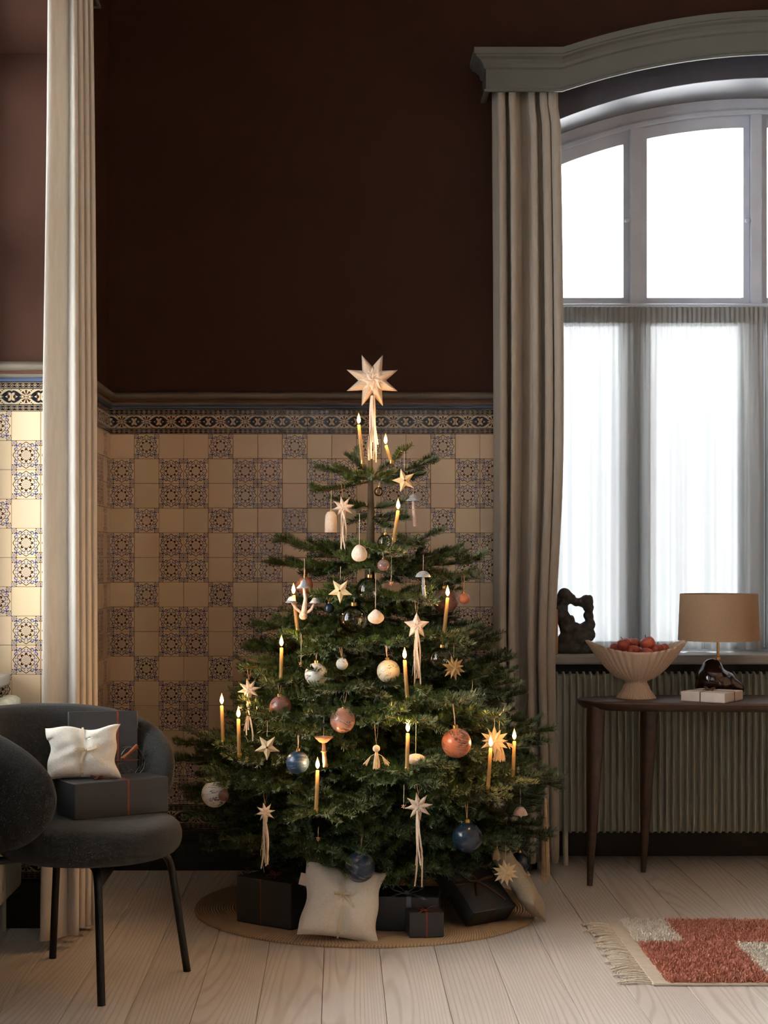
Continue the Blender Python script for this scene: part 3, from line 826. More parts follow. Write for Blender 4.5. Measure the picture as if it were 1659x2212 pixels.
tag(b.build('wooden_board', wood('oiled_oak', srgb(150, 104, 66), srgb(186, 138, 92)), None, bevel=.003, loc=(.886, 6.79, .866)), 'thin tan wooden board standing on the sill between curtain and sculpture', 'board')

# ---- gifts
MT['black_paper'] = mat('black_wrapping_paper', srgb(56, 57, 57), .42, .12, 12, .15, 14, spec=.5)
MT['white_paper'] = mat('pale_kraft_paper', srgb(206, 194, 182), .7, .06, 60, .1, 14)
MT['kraft'] = mat('brown_kraft_paper', srgb(120, 100, 78), .75, .08, 40, .1, 14)
MT['rust'] = mat('rust_ribbon', srgb(134, 64, 40), .5, .15, 60)
MT['darkbrown_ribbon'] = mat('dark_brown_cord', srgb(84, 54, 42), .6, .15, 60)
MT['blue_ribbon'] = mat('slate_blue_ribbon', srgb(122, 128, 144), .45, .15, 60)
MT['cream_ribbon'] = mat('cream_cotton_ribbon', srgb(226, 208, 176), .8, .08, 80)
MT['canvas'] = mat('ivory_canvas', srgb(236, 230, 216), .9, .05, 160, .35, 260, sheen=.1)
MT['linen_bag'] = mat('raw_linen', srgb(170, 158, 136), .9, .08, 160, .35, 260)
MT['twine'] = mat('natural_twine', srgb(214, 190, 156), .8, .1, 100)
MT['silver_wire'] = mat('fine_dark_wire', srgb(120, 112, 104), .4, .1, 30, metal=.7)
def bow(mb, c, s, w, ax, up, tails=True, flat=True, nrm=None):
    """two loops and two tails; ax = loop direction, up = away from the surface"""
    c, ax, up = Vector(c), Vector(ax).normalized(), Vector(up).normalized(); sd = ax.cross(up)
    for k in (-1, 1):
        p = bez(c, c + ax * (k * s * .6) + up * (s * .75) + sd * (s * .25 * k), c + ax * (k * s * 1.35) + up * (s * .25) + sd * (s * .05), c + up * (.002), 12)
        if flat: mb.strip(p, w, .0008, sd)
        else: mb.tube(p, w / 2, 6)
        if tails:
            q = bez(c, c + ax * (k * s * .3) + up * s * .15 + sd * s * .3, c + ax * (k * s * .6) + sd * s * .8 + up * .003, c + ax * (k * s * (.75 + .2 * k)) + sd * (s * (1.1 + .25 * k)) + up * .002, 10)
            if flat: mb.strip(q, w, .0008, [up.cross(Vector(q[min(i + 1, 10)]) - Vector(q[max(i - 1, 0)])) for i in range(11)])
            else: mb.tube(q, w / 2, 6)
    mb.sphere(c + up * .002, max(w * .6, .004), 8, 6)
def gift(label, loc, rot, dim, paper, ribbon, bx=(), by=(), w=.006, bowat=None, flat=True, bows=.04, group=None, bowax=(1, 0, 0)):
    W, Dp, H = dim
    g_ = thing('wrapped_gift', label, 'gift', loc, rot, group)
    b = MB(); b.box(-W / 2, W / 2, -Dp / 2, Dp / 2, 0, H); body = b.build('wrapped_box', paper, g_, bevel=.003)
    # folded paper flaps on the two ends
    for s in (-1, 1):
        b = MB(); x = s * (W / 2 + .0008)
        b.add([(x, -Dp / 2 + .006, .004), (x, Dp / 2 - .006, .004), (x + s * .0016, 0, H * .62), (x, -Dp / 2 + .006, .0055), (x, Dp / 2 - .006, .0055)], [(0, 1, 2), (0, 2, 3), (1, 4, 2)])
        b.build('paper_flap', paper, body)
    e, t = .0010, .0010
    for x in bx:
        b = MB(); y1, z1 = Dp / 2 + e, H + e
        for y0_, y1_, z0_, z1_ in ((-y1, -y1 + t, 0, z1), (y1 - t, y1, 0, z1), (-y1, y1, z1 - t, z1), (-y1, y1, 0, t)): b.box(x - w / 2, x + w / 2, y0_, y1_, z0_, z1_)
        b.build('ribbon', ribbon, g_)
    for y in by:
        b = MB(); x1, z1 = W / 2 + e * 2.6, H + e * 1.4
        for x0_, x1_, z0_, z1_ in ((-x1, -x1 + t, 0, z1), (x1 - t, x1, 0, z1), (-x1, x1, z1 - t, z1), (-x1, x1, 0, t)): b.box(x0_, x1_, y - w / 2, y + w / 2, z0_, z1_)
        b.build('ribbon', ribbon, g_)
    if bowat is not None:
        b = MB(); bow(b, bowat, bows, w, bowax, (0, 0, 1) if bowat[2] > H * .9 else (0, -1, 0), True, flat); b.build('bow', ribbon, g_, True)
    return g_
def cushion_gift(label, loc, rot, W, H, T, m, ribbon, bowpos=(0, .52), vert=True, bows=.035, tagc=False, seed=0):
    g_ = thing('fabric_gift', label, 'gift', loc, rot)
    n = 28; r = np.random.default_rng(seed); ph = r.uniform(0, 6, 8); vs = []
    for side in (-1, 1):
        for j in range(n + 1):
            for i in range(n + 1):
                x, z = -1 + 2 * i / n, -1 + 2 * j / n
                k = max(0, (1 - x ** 4) * (1 - z ** 4)) ** .6
                k *= .82 + .18 * math.sin(3.1 * x + ph[0] + 1.3 * z) * math.sin(2.7 * z + ph[1]) - .28 * math.exp(-(x * 6) ** 2) * vert
                k += .10 * math.sin(7 * x * z + ph[2]) * (abs(x * z)) + .07 * math.sin(9 * x + 4 * z + ph[5]) * (1 - abs(x)) * (1 - abs(z)) + .05 * math.sin(11 * z - 5 * x + ph[6]) * (1 - z * z)
                k = max(.02, k) if abs(x) < 1 and abs(z) < 1 else 0
                bx_ = 1 - .13 * (1 - z * z); bz_ = 1 - .09 * (1 - x * x)
                vs.append((x * bx_ * W / 2 + .004 * math.sin(6 * z + ph[3]), side * (T / 2 * k + .0012), H / 2 + z * bz_ * H / 2 + .006 * math.sin(5 * x + ph[4]) * (z > .5)))
    q = n + 1; o = q * q; fs = []
    for s in (0, 1):
        for j in range(n):
            for i in range(n): fs.append((s * o + j * q + i, s * o + j * q + i + 1, s * o + (j + 1) * q + i + 1, s * o + (j + 1) * q + i))
    rim = [i for i in range(q)] + [j * q + n for j in range(1, q)] + [n * q + i for i in range(n - 1, -1, -1)] + [j * q for j in range(n - 1, 0, -1)]
    for a in range(len(rim)): fs.append((rim[a], rim[(a + 1) % len(rim)], o + rim[(a + 1) % len(rim)], o + rim[a]))
    b = MB(); b.add(vs, fs); b.build('fabric_pouch', m, g_, smooth='all')
    yf = -T / 2 * .86
    if vert:
        b = MB(); b.strip([(0, -.004 - T * .38 * math.sin(PI * t) ** .5, .006 + (H - .012) * t) for t in [i / 14 for i in range(15)]], .006, .001, (1, 0, 0)); b.build('ribbon', ribbon, g_)
    b = MB(); bow(b, (bowpos[0], yf, bowpos[1] * H), bows, .007, (1, 0, .25), (0, -1, 0)); b.build('bow', ribbon, g_, True)
    if tagc:
        b = MB(); b.box(-W / 2 - .03, -W / 2 + .012, -.001, .001, H * .58, H * .58 + .04, Matrix.Rotation(.12, 4, 'Y')); b.build('paper_tag', 'white_paper', g_)
    return g_
# on the armchair
gift('long black gift with rust ribbon lying on the armchair seat', (-.678, 4.953, .492), (0, 0, math.radians(32)), (.305, .135, .107), 'black_paper', 'rust', (.02,), (), .006, (-.05, 0, .108), True, .028)
st = gift('upright black gift with rust ribbon and cinnamon sticks standing on the armchair', (-.727, 5.095, .492), (math.radians(-6), 0, math.radians(12)), (.212, .045, .293), 'black_paper', 'rust', (.045,), (), .006)
b = MB(); b.box(-.109, .109, -.0245, -.0235, .138, .142); b.box(.1065, .1078, -.0245, .0245, .138, .142); b.build('cross_ribbon', 'rust', st)
for k, (dx, rz) in enumerate(((0, .7), (.006, .86))):
    b = MB(); b.tube([(.055 + dx, -.034 - .004 * k, .145), (.055 + dx + .065 * math.cos(rz), -.036 - .004 * k, .145 + .055 * math.sin(rz))], .005, 8); b.build('cinnamon_stick', mat('cinnamon_bark', srgb(150, 88, 50), .8, .2, 60), st, True)
b = MB()
for k in range(7):
    a = random.uniform(0, 6); cx, cz = .075 + random.uniform(-.02, .02), .10 + random.uniform(-.03, .05); rr = random.uniform(.018, .04)
    b.tube([(cx + rr * math.cos(a + t * .6), -.031 - random.uniform(0, .006), cz + rr * 1.2 * math.sin(a + t * .6)) for t in range(9)], .0007, 5)
b.build('twig_wire', 'silver_wire', st)
cushion_gift('ivory fabric gift tied with cream ribbon propped on the armchair', (-.765, 4.925, .598), (math.radians(-22), 0, math.radians(8)), .225, .165, .07, 'canvas', 'cream_ribbon', (.01, .5), True, .045, seed=2)
# on the table
gift('flat white gift tied with dark brown cord on the console table', (1.440, 6.352, .71), (0, 0, math.radians(-35)), (.178, .185, .038), 'white_paper', 'darkbrown_ribbon', (-.01,), (.0,), .004, (-.01, 0, .039), False, .03)
# under the tree
ZJ = .013
gift('wide black gift with thin rust ribbon at the left of the jute mat', (-.205, 5.655, ZJ), (0, 0, math.radians(-36.5)), (.236, .165, .155), 'black_paper', 'rust', (-.012,), (), .0045, (-.012, 0, .156), False, .035)
cushion_gift('ivory canvas pouch gift with paper tag at the front of the jute mat', (-.004, 5.365, ZJ + .002), (math.radians(-24), math.radians(9), math.radians(4)), .275, .25, .085, 'canvas', 'cream_ribbon', (-.005, .58), True, .036, True, 5)
gift('low black gift with slate blue ribbon behind the small cube gift', (.215, 5.60, ZJ), (0, 0, math.radians(-6)), (.26, .19, .115), 'black_paper', 'blue_ribbon', (.03,), (), .016, (.02, -.05, .116), True, .075)
gift('small black cube gift with rust bow at the front of the mat', (.285, 5.455, ZJ), (0, 0, math.radians(7)), (.116, .085, .082), 'black_paper', 'rust', (0,), (), .006, (0, -.02, .083), True, .045)
Lg = gift('large black gift with brown cord leaning on its side at the right of the mat', (.46, 5.76, ZJ + .004), (math.radians(0), math.radians(0), 0), (.194, .27, .07), 'black_paper', 'darkbrown_ribbon', (0,), (-.01,), .007, (0, -.01, .071), False, .07)
Lg.rotation_euler = Euler((math.radians(40), 0, math.radians(38)), 'XYZ'); Lg.location = (.442, 5.700, .102)
ln = cushion_gift('raw linen pouch leaning against the large black gift', (0, 0, 0), (0, 0, 0), .20, .29, .085, 'linen_bag', 'cream_ribbon', (0, .5), False, .02, seed=9)
h_ = Vector((-.46, .56, .69)).normalized(); x_ = Vector((.30, .80, -.45)); x_ = (x_ - h_ * x_.dot(h_)).normalized(); n_ = h_.cross(x_)
ln.matrix_world = Matrix(((x_.x, n_.x, h_.x, .690), (x_.y, n_.y, h_.y, 5.63), (x_.z, n_.z, h_.z, .042), (0, 0, 0, 1)))
gift('brown kraft box half hidden under the lowest branches', (-.13, 6.14, ZJ), (0, 0, .1), (.26, .2, .12), 'kraft', 'rust', (0,), (), .006)

# ---- braided jute mat
def jute():
    m, nt, out = new_mat('braided_jute'); b = N(nt, 'ShaderNodeBsdfPrincipled', Roughness=.9)
    tc = nt.nodes.new('ShaderNodeTexCoord'); sx = nt.nodes.new('ShaderNodeSeparateXYZ'); nt.links.new(tc.outputs['Object'], sx.inputs[0])
    x, y = E(nt, sx.outputs[0]), E(nt, sx.outputs[1]); q = hyp(x, y); th = y.atan2(x)
    w_ = (th * 330.0 + q * 500.0).sin()
    nz = N(nt, 'ShaderNodeTexNoise', Scale=90, Detail=4)
    f = (w_ * .25 + .5) * E(nt, nz.outputs['Fac']) * 1.6
    c = mixc(nt, f.min(1.0), srgb(140, 112, 80), srgb(224, 198, 160)); nt.links.new(c, b.inputs['Base Color'])
    bp = N(nt, 'ShaderNodeBump', Strength=.35, Distance=.003); nt.links.new(w_.s, bp.inputs['Height']); nt.links.new(bp.outputs[0], b.inputs['Normal'])
    nt.links.new(b.outputs[0], out.inputs[0]); return m
pr = [(.615, .001), (.616, .006)]
r = .614
while r > .02:
    pr += [(r, .0095), (r - .0035, .0115), (r - .007, .0095), (r - .0085, .007)]; r -= .0095
pr.append((0, .009))
b = MB(); b.lathe(pr, 128); mt_ = b.build('jute_mat', jute(), None, True, loc=(.10, 5.93, 0)); tag(mt_, 'round braided jute mat under the Christmas tree', 'mat')

# ---- shaggy rug with fringe
rug = thing('shaggy_rug', 'rust and cream chequered shaggy rug with knotted fringe, lower right', 'rug', (.97, 5.25, 0))
MT['weft'] = mat('cream_rug_weft', srgb(204, 193, 174), .9, .12, 200, .4, 300, stretch=(.3, 1, 1))
b = MB(); b.box(-.045, 1.35, -.405, .405, .001, .009); b.build('woven_base', 'weft', rug, bevel=.003)
def yarn(name, c0, c1):
    m, nt, out = new_mat(name); b = N(nt, 'ShaderNodeBsdfPrincipled', Roughness=.95); b.inputs['Specular IOR Level'].default_value = .1
    g_ = nt.nodes.new('ShaderNodeNewGeometry'); nt.links.new(mixc(nt, g_.outputs['Random Per Island'], c0, c1), b.inputs['Base Color']); nt.links.new(b.outputs[0], out.inputs[0]); return m
def in_cream(x, y):
    return ((x < .145) & (y > .07)) | ((x > .305) & (x < .62) & (y < .06)) | ((x > .78) & (y > .07))
nt_ = 62000
tx, ty = rng.uniform(.0, 1.33, nt_), rng.uniform(-.40, .40, nt_)
cm = in_cream(tx + rng.normal(0, .004, nt_), ty + rng.normal(0, .004, nt_))
for sel, nm, c0, c1 in ((~cm, 'rust_pile', srgb(176, 110, 90), srgb(226, 162, 138)), (cm, 'cream_pile', srgb(222, 212, 194), srgb(248, 242, 230))):
    x, y = tx[sel], ty[sel]; k = len(x); a = rng.uniform(0, 2 * PI, k); L = rng.uniform(.018, .029, k); wd = .0026
    lean = rng.normal(0, .007, (k, 2)); ca, sa = np.cos(a) * wd, np.sin(a) * wd
    p = np.zeros((k, 5, 3))
    p[:, 0] = np.stack([x + ca, y + sa, np.full(k, .008)], 1); p[:, 1] = np.stack([x - ca * .5 - sa * .87, y - sa * .5 + ca * .87, np.full(k, .008)], 1)
    p[:, 2] = np.stack([x - ca * .5 + sa * .87, y - sa * .5 - ca * .87, np.full(k, .008)], 1)
    p[:, 3] = np.stack([x + lean[:, 0] + ca * .6, y + lean[:, 1] + sa * .6, L], 1); p[:, 4] = np.stack([x + lean[:, 0] - ca * .6, y + lean[:, 1] - sa * .6, L * .97], 1)
    i0 = (np.arange(k) * 5)[:, None]
    fs = np.concatenate([i0 + np.array([[0, 1, 3]]), i0 + np.array([[1, 4, 3]]), i0 + np.array([[1, 2, 4]]), i0 + np.array([[2, 0, 3]])], 0)
    me = bpy.data.meshes.new(nm); me.from_pydata(p.reshape(-1, 3).tolist(), [], fs.tolist()); me.update()
    stuff(link(nm, me, yarn(nm + '_yarn', c0, c1), rug))
for i in range(34):
    y = -.40 + .80 * (i + .5) / 34 + random.uniform(-.005, .005); L = random.uniform(.07, .105); dy = random.uniform(-.03, .03)
    b = MB()
    for s in (-1, 1):
        b.tube([(-.045 - L * t + .0, y + dy * t * t + s * .0035 * math.sin(t * 14) + random.uniform(-.001, .001), .006 + .006 * math.sin(PI * t)) for t in [k / 10 for k in range(11)]], .0026, 5)
    b.sphere((-.045 - L * .85, y + dy * .8, .009), .0052, 6, 5)
    b.build('fringe_cord', 'weft', rug, True)
# ================================================================== TREE
XT, YT, PXM = .115, 5.93, 600.3
def tz(v): return CH + (CV - v) / PXM
ENV = [(960, 60), (1000, 115), (1060, 118), (1100, 80), (1140, 120), (1175, 200), (1220, 225), (1260, 232), (1320, 215), (1350, 255), (1390, 285), (1450, 302), (1500, 318), (1540, 345), (1575, 395), (1620, 410), (1700, 412), (1760, 400), (1820, 350), (1860, 270), (1900, 240)]
def renv(v):
    for (a, ra), (b_, rb) in zip(ENV, ENV[1:]):
        if v <= b_: return (ra + (rb - ra) * max(0, (v - a)) / (b_ - a)) / PXM
    return ENV[-1][1] / PXM
tree = thing('christmas_tree', 'freshly cut green fir tree decorated with ornaments and lit candles', 'tree', (XT, YT, 0))
def needle_mat():
    m, nt, out = new_mat('fir_needles')
    b = N(nt, 'ShaderNodeBsdfPrincipled', Roughness=.42); b.inputs['Specular IOR Level'].default_value = .45
    g_ = nt.nodes.new('ShaderNodeNewGeometry')
    c = mixc(nt, g_.outputs['Random Per Island'], srgb(40, 64, 30), srgb(100, 124, 60))
    c = mixc(nt, g_.outputs['Backfacing'], c, srgb(118, 136, 106))
    oi = nt.nodes.new('ShaderNodeObjectInfo'); hs = nt.nodes.new('ShaderNodeHueSaturation')
    r = E(nt, oi.outputs['Random']); nt.links.new((r * .4 + .8).s, hs.inputs['Value']); nt.links.new((r * .03 + .485).s, hs.inputs['Hue']); nt.links.new(c, hs.inputs['Color'])
    nt.links.new(hs.outputs[0], b.inputs['Base Color'])
    nt.links.new(b.outputs[0], out.inputs[0]); return m
MT['needle'] = needle_mat()
MT['fir_bark'] = mat('fir_bark', srgb(96, 82, 62), .9, .35, 40, .6, 80, stretch=(1, 1, .35))
MT['twig'] = mat('fir_twig', srgb(86, 74, 46), .85, .2, 60)
tp = [(0, 0, .03), (.004, 0, .3), (-.002, .003, .6), (.002, 0, .9), (-.003, 0, 1.2), (.002, 0, 1.42), (0, 0, 1.58), (0, 0, 1.70), (.002, 0, 1.80)]
b = MB(); b.tube(tp, [.034, .031, .028, .024, .018, .013, .0085, .005, .003], 14); b.build('trunk', 'fir_bark', tree, True)
UPV = np.array([0, 0, 1.0])
def twig_pts(p, d, L, bend, n):
    t = np.linspace(0, 1, n)[:, None]; return p + d * (t * L) + bend * (t * t) * L
def build_branch(p0, tip, rise=.0, dens=760, nl=.0215, bushy=1.0, upturn=.10, tf=.62, cap=.26):
    p0, tip = np.array(p0, float), np.array(tip, float); v = tip - p0; L = np.linalg.norm(v)
    hd = np.array([v[0], v[1], 0]); hd /= max(1e-6, np.linalg.norm(hd)); sd = np.array([-hd[1], hd[0], 0])
    twigs = []   # (points, radius)
    t = np.linspace(0, 1, 12)[:, None]
    main = p0 + v * t + UPV * (-rise * 4 * t * (1 - t) * L) ; main += UPV * (upturn * L * (t ** 3 - t)) * .6
    twigs.append((main, .0042 * min(1, L / .35) + .0012))
    s = .16 * L + .02; k = 0
    while s < L * .985:
        f = s / L; i = min(10, int(f * 11)); p = main[i] + (main[i + 1] - main[i]) * (f * 11 - i); tg = main[i + 1] - main[i]; tg /= np.linalg.norm(tg)
        for sg in ((-1, 1) if bushy >= .9 else ((-1,) if k % 2 else (1,))):
            l1 = min(cap, (1 - f) * L * tf + .045) * rng.uniform(.75, 1.1)
            d1 = tg * .62 + sd * (sg * .78) + UPV * rng.uniform(-.34, .36); d1 /= np.linalg.norm(d1)
            tw = twig_pts(p, d1, l1, tg * .22 + UPV * rng.uniform(-.04, .10), 6); twigs.append((tw, .0016))
            if l1 > .11:
                for q in np.arange(.05, l1 - .03, .065):
                    pp = tw[min(5, int(q / l1 * 5))]; sg2 = 1 if int(q / .065) % 2 else -1
                    d2 = d1 * .65 + np.cross(UPV, d1) * (sg2 * .75) + UPV * rng.uniform(-.35, .35); d2 /= np.linalg.norm(d2)
                    twigs.append((twig_pts(pp, d2, min(.085, (l1 - q) * .7 + .02), d1 * .15, 4), .0012))
        s += rng.uniform(.062, .085); k += 1
    wb = MB()
    for pts, r in twigs: wb.tube([tuple(p) for p in pts[::max(1, len(pts) // 3)]] + [tuple(pts[-1])], r, 5 if r > .002 else 3, False)
    A, T = [], []
    for j, (pts, r) in enumerate(twigs):
        seg = np.diff(pts, axis=0); sl = np.linalg.norm(seg, axis=1); tot = sl.sum(); n = max(6, int(tot * dens))
        q = np.sort(rng.uniform(0.06 if j else .12, 1, n)) * tot; cum = np.concatenate([[0], np.cumsum(sl)]); ii = np.clip(np.searchsorted(cum, q) - 1, 0, len(sl) - 1)
        A.append(pts[ii] + seg[ii] * ((q - cum[ii]) / sl[ii])[:, None]); T.append(seg[ii] / sl[ii][:, None])
        # tuft at the tip
        m_ = 10; A.append(np.repeat(pts[-1:], m_, 0)); T.append(np.repeat(seg[-1:] / sl[-1], m_, 0) * 1.9)
    A, T = np.concatenate(A), np.concatenate(T); n = len(A)
    S = np.cross(T, UPV); S /= np.linalg.norm(S, axis=1)[:, None] + 1e-9; U = np.cross(S, T); U /= np.linalg.norm(U, axis=1)[:, None] + 1e-9
    psi = rng.normal(0, 1.35, n); ln = nl * rng.uniform(.78, 1.12, n)
    dr = T * rng.uniform(.45, .85, n)[:, None] + U * np.cos(psi)[:, None] * .8 + S * np.sin(psi)[:, None] * .95
    dr /= np.linalg.norm(dr, axis=1)[:, None]
    tipn = A + dr * ln[:, None] + U * (.15 * ln)[:, None]; mid = A + dr * (ln * .45)[:, None]
    W = np.cross(dr, U + S * .3); W /= np.linalg.norm(W, axis=1)[:, None] + 1e-9; W *= .00150
    V = np.stack([A, mid - W, tipn, mid + W], 1).reshape(-1, 3)
    return wb, V
def quads_mesh(name, V):
    n = len(V) // 4; me = bpy.data.meshes.new(name); me.vertices.add(n * 4); me.vertices.foreach_set('co', V.astype(np.float32).ravel())
    me.loops.add(n * 4); me.loops.foreach_set('vertex_index', np.arange(n * 4, dtype=np.int32))
    me.polygons.add(n); me.polygons.foreach_set('loop_start', np.arange(0, n * 4, 4, dtype=np.int32)); me.polygons.foreach_set('loop_total', np.full(n, 4, dtype=np.int32))
    me.update(calc_edges=True); return me
NEED = 0
def branch(zt, tip, **kw):
    """zt: height where it leaves the trunk; tip: world point"""
    global NEED
    tip = Vector(tip) - Vector((XT, YT, 0))
    if tip.y + YT > 6.60: tip *= (6.60 - YT) / tip.y
    wb, V = build_branch((tip.x * .03, tip.y * .03, zt), tuple(tip), **kw)
    lim = D - .012 - YT
    V[:, 1] = np.minimum(V[:, 1], lim)
    o = wb.build('branch', 'twig', tree, smooth='all'); me = quads_mesh('needles', V); NEED += len(V) // 4
    stuff(link('needles', me, 'needle', o))
# upper whorls, read off the silhouette: (v at trunk, tip u, tip v, depth offset)
UP = [(1032, 690, 1010, -.03), (1040, 684, 1060, -.10), (1030, 888, 962, -.07), (1032, 943, 992, .05), (1036, 915, 1024, .12), (1028, 762, 985, .09), (1036, 848, 1022, -.16), (1034, 800, 1020, -.2), (1034, 745, 1030, .16),
      (1095, 742, 1082, -.06), (1115, 872, 1118, -.05), (1098, 866, 1086, .06), (1110, 775, 1120, .08), (1120, 845, 1140, -.12),
      (1216, 604, 1163, -.06), (1222, 588, 1216, .02), (1205, 668, 1186, -.16), (1208, 942, 1148, -.04), (1222, 1036, 1208, -.05), (1215, 1008, 1192, .12), (1205, 876, 1165, -.20), (1200, 760, 1192, -.24), (1212, 842, 1212, -.28), (1225, 930, 1226, -.20), (1225, 690, 1222, .16), (1220, 790, 1215, .22),
      (1300, 1036, 1240, -.08), (1290, 640, 1298, -.04), (1300, 700, 1300, -.20), (1308, 930, 1296, -.22), (1312, 985, 1338, .05), (1300, 860, 1290, .2), (1310, 615, 1352, -.08), (1318, 760, 1322, -.30), (1312, 890, 1322, -.28), (1298, 720, 1285, .18)]
for v0, u, v, dy in UP:
    Y = YT + dy; branch(tz(v0), P(u, v, Y), bushy=1.0 if v0 > 1150 else .5, dens=1500, upturn=.12, tf=.42, cap=.13)
# lower, denser whorls
ga = 0.4
for lv, cnt in ((1375, 5), (1412, 6), (1452, 7), (1494, 7), (1537, 8), (1582, 10), (1627, 11), (1674, 12), (1722, 12), (1768, 12), (1812, 11), (1846, 9)):
    ga += 1.3
    for k in range(cnt):
        a = ga + 2 * PI * (k + rng.uniform(-.25, .25)) / cnt
        vt = lv + rng.uniform(-12, 12); R = renv(vt) * rng.uniform(.80, 1.0)
        tipz = tz(vt) + rng.uniform(-.02, .03)
        tip = (XT + R * math.cos(a), YT + R * math.sin(a), tipz)
        if tip[1] > 6.3 and tip[0] > .5: continue
        drop = .04 if lv < 1600 else .07
        branch(tipz + drop * (1 if lv < 1750 else -.3) - (0.0 if lv < 1700 else -.10), tip, dens=1150, rise=.02, upturn=.15, tf=.45 if lv < 1480 else .62, cap=.15 if lv < 1480 else .26)
# silhouette branches of the lower half
for v0, u, v, dy in ((1360, 552, 1348, -.02), (1400, 1078, 1376, 0), (1445, 518, 1440, -.04), (1490, 1108, 1420, .0), (1495, 1120, 1470, -.1), (1530, 1115, 1500, .05), (1600, 392, 1606, -.05), (1640, 384, 1640, .05), (1610, 1197, 1572, -.05), (1690, 1212, 1690, -.08), (1740, 408, 1752, -.08), (1790, 452, 1828, -.15), (1770, 1186, 1800, -.12), (1700, 400, 1700, .0), (1560, 500, 1545, .02)):
    branch(tz(v0), P(u, v, YT + dy), dens=1200, upturn=.12)

# ---- tree stand
ts = thing('tree_stand', 'black metal tree stand hidden behind the gifts', 'stand', (XT, YT, .012))
b = MB(); b.lathe([(.055, .02), (.058, .02), (.058, .13), (.052, .13), (.052, .02)], 32); b.build('collar', 'black_metal', ts, True)
for k in range(4):
    a = k * PI / 2 + .4; ca, sa = math.cos(a), math.sin(a)
    b = MB(); b.tube([(.055 * ca, .055 * sa, .10), (.12 * ca, .12 * sa, .05), (.20 * ca, .20 * sa, .006)], .009, 8); b.build('leg', 'black_metal', ts, True)
b = MB(); b.tube([(.02, -.05, .09), (.03, -.11, .09)], .004, 8); b.sphere((.031, -.115, .09), .013, 12, 8); b.build('clamp_knob', 'black_metal', ts, True)

# ================================================================== ORNAMENTS
def od(u, v, frac=1.0):
    R, dx = renv(v), (u - 800) / PXM; return YT - frac * math.sqrt(max(.012, R * R - dx * dx)) - (.05 if frac >= .95 and v > 1240 else 0)
def support(h, frac=None):
    """a fir branch that carries something at world point h"""
    d = Vector((h.x - XT, h.y - YT, 0)); d = d.normalized() * (d.length + .025) if d.length > .02 else Vector((0, -.08, 0))
    v = CV - (h.z - CH) * PXM
    branch(h.z + (.03 if v < 1600 else .05), (XT + d.x, YT + d.y, h.z + .004), dens=1150, upturn=.1, tf=.42 if v < 1450 else .55, cap=.12 if v < 1450 else .2)
MT['string'] = mat('cream_thread', srgb(220, 205, 180), .7)
MT['ribbon_pink'] = mat('dusty_ribbon', srgb(190, 150, 120), .6)
def hang(root, top, L, kind='thread'):
    b = MB(); x0, y0, z0 = top
    if kind == 'thread': b.tube([(x0, y0, z0), (x0 + .001, y0, z0 + L)], .0007, 5)
    else:
        w_ = .006
        for s in (-1, 1): b.strip([(x0, y0, z0), (x0 + s * w_ * .6, y0, z0 + L * .5), (x0 + s * w_, y0 + .002, z0 + L)], .0025, .0006, (0, 1, 0) if s > 0 else (.4, 1, 0))
    b.build('hanging_loop', 'string' if kind == 'thread' else 'ribbon_pink', root)
def marble(name, c0, c1, c2, rough=.25, vein=.5, sc=14):
    m, nt, out = new_mat(name); b = N(nt, 'ShaderNodeBsdfPrincipled', Roughness=rough); b.inputs['Specular IOR Level'].default_value = .55
    v = coords(nt, (.55, .8, 2.6), 9.0)
    n1 = N(nt, 'ShaderNodeTexNoise', Scale=sc, Detail=3, Distortion=1.6); nt.links.new(v, n1.inputs['Vector'])
    n2 = N(nt, 'ShaderNodeTexNoise', Scale=sc * 2.2, Detail=4, Distortion=2.2); nt.links.new(v, n2.inputs['Vector'])
    f = E(nt, n2.outputs['Fac']); vn = ((f - .5).abs() * -13.0 + 1.0).max(0.0) * (vein * 1.5) * ((E(nt, n1.outputs['Fac']) - .50).max(0.0) * 9.0).min(1.0)
    g_ = ((E(nt, n1.outputs['Fac']) - .35) * 3.2).max(0.0).min(1.0)
    c = mixc(nt, g_, c0, c1); c = mixc(nt, vn.min(1.0), c, c2); nt.links.new(c, b.inputs['Base Color']); nt.links.new(b.outputs[0], out.inputs[0]); return m
MT['m_white'] = marble('white_marbled_glass', srgb(206, 202, 188), srgb(226, 222, 208), srgb(60, 54, 48), .35, .9)
MT['m_cream'] = marble('cream_marbled_glass', srgb(196, 176, 138), srgb(218, 204, 172), srgb(70, 62, 52), .35, .8)
MT['m_copper'] = marble('copper_marbled_glass', srgb(176, 100, 68), srgb(206, 132, 98), srgb(74, 50, 46), .3, .8)
MT['m_rose'] = marble('rose_marbled_glass', srgb(186, 120, 98), srgb(216, 164, 140), srgb(80, 58, 54), .3, .9)
MT['m_plum'] = marble('plum_brown_marbled_glass', srgb(112, 72, 62), srgb(146, 104, 92), srgb(46, 34, 36), .3, .9)
MT['m_blue'] = marble('blue_marbled_glass', srgb(28, 46, 66), srgb(52, 80, 106), srgb(140, 132, 116), .3, .8)
MT['m_navy'] = marble('dark_blue_glass', srgb(24, 36, 50), srgb(40, 60, 78), srgb(20, 26, 34), .2, .5)
MT['m_mix'] = marble('copper_blue_swirl_glass', srgb(176, 112, 86), srgb(70, 84, 96), srgb(200, 170, 150), .2, .6, 22)
MT['g_amber'] = glass_mat('amber_glass', (.84, .64, .36), .12); MT['g_smoke'] = glass_mat('smoky_glass', (.70, .62, .44), .12); MT['g_clear'] = glass_mat('clear_ornament_glass', (.95, .91, .78), .08)
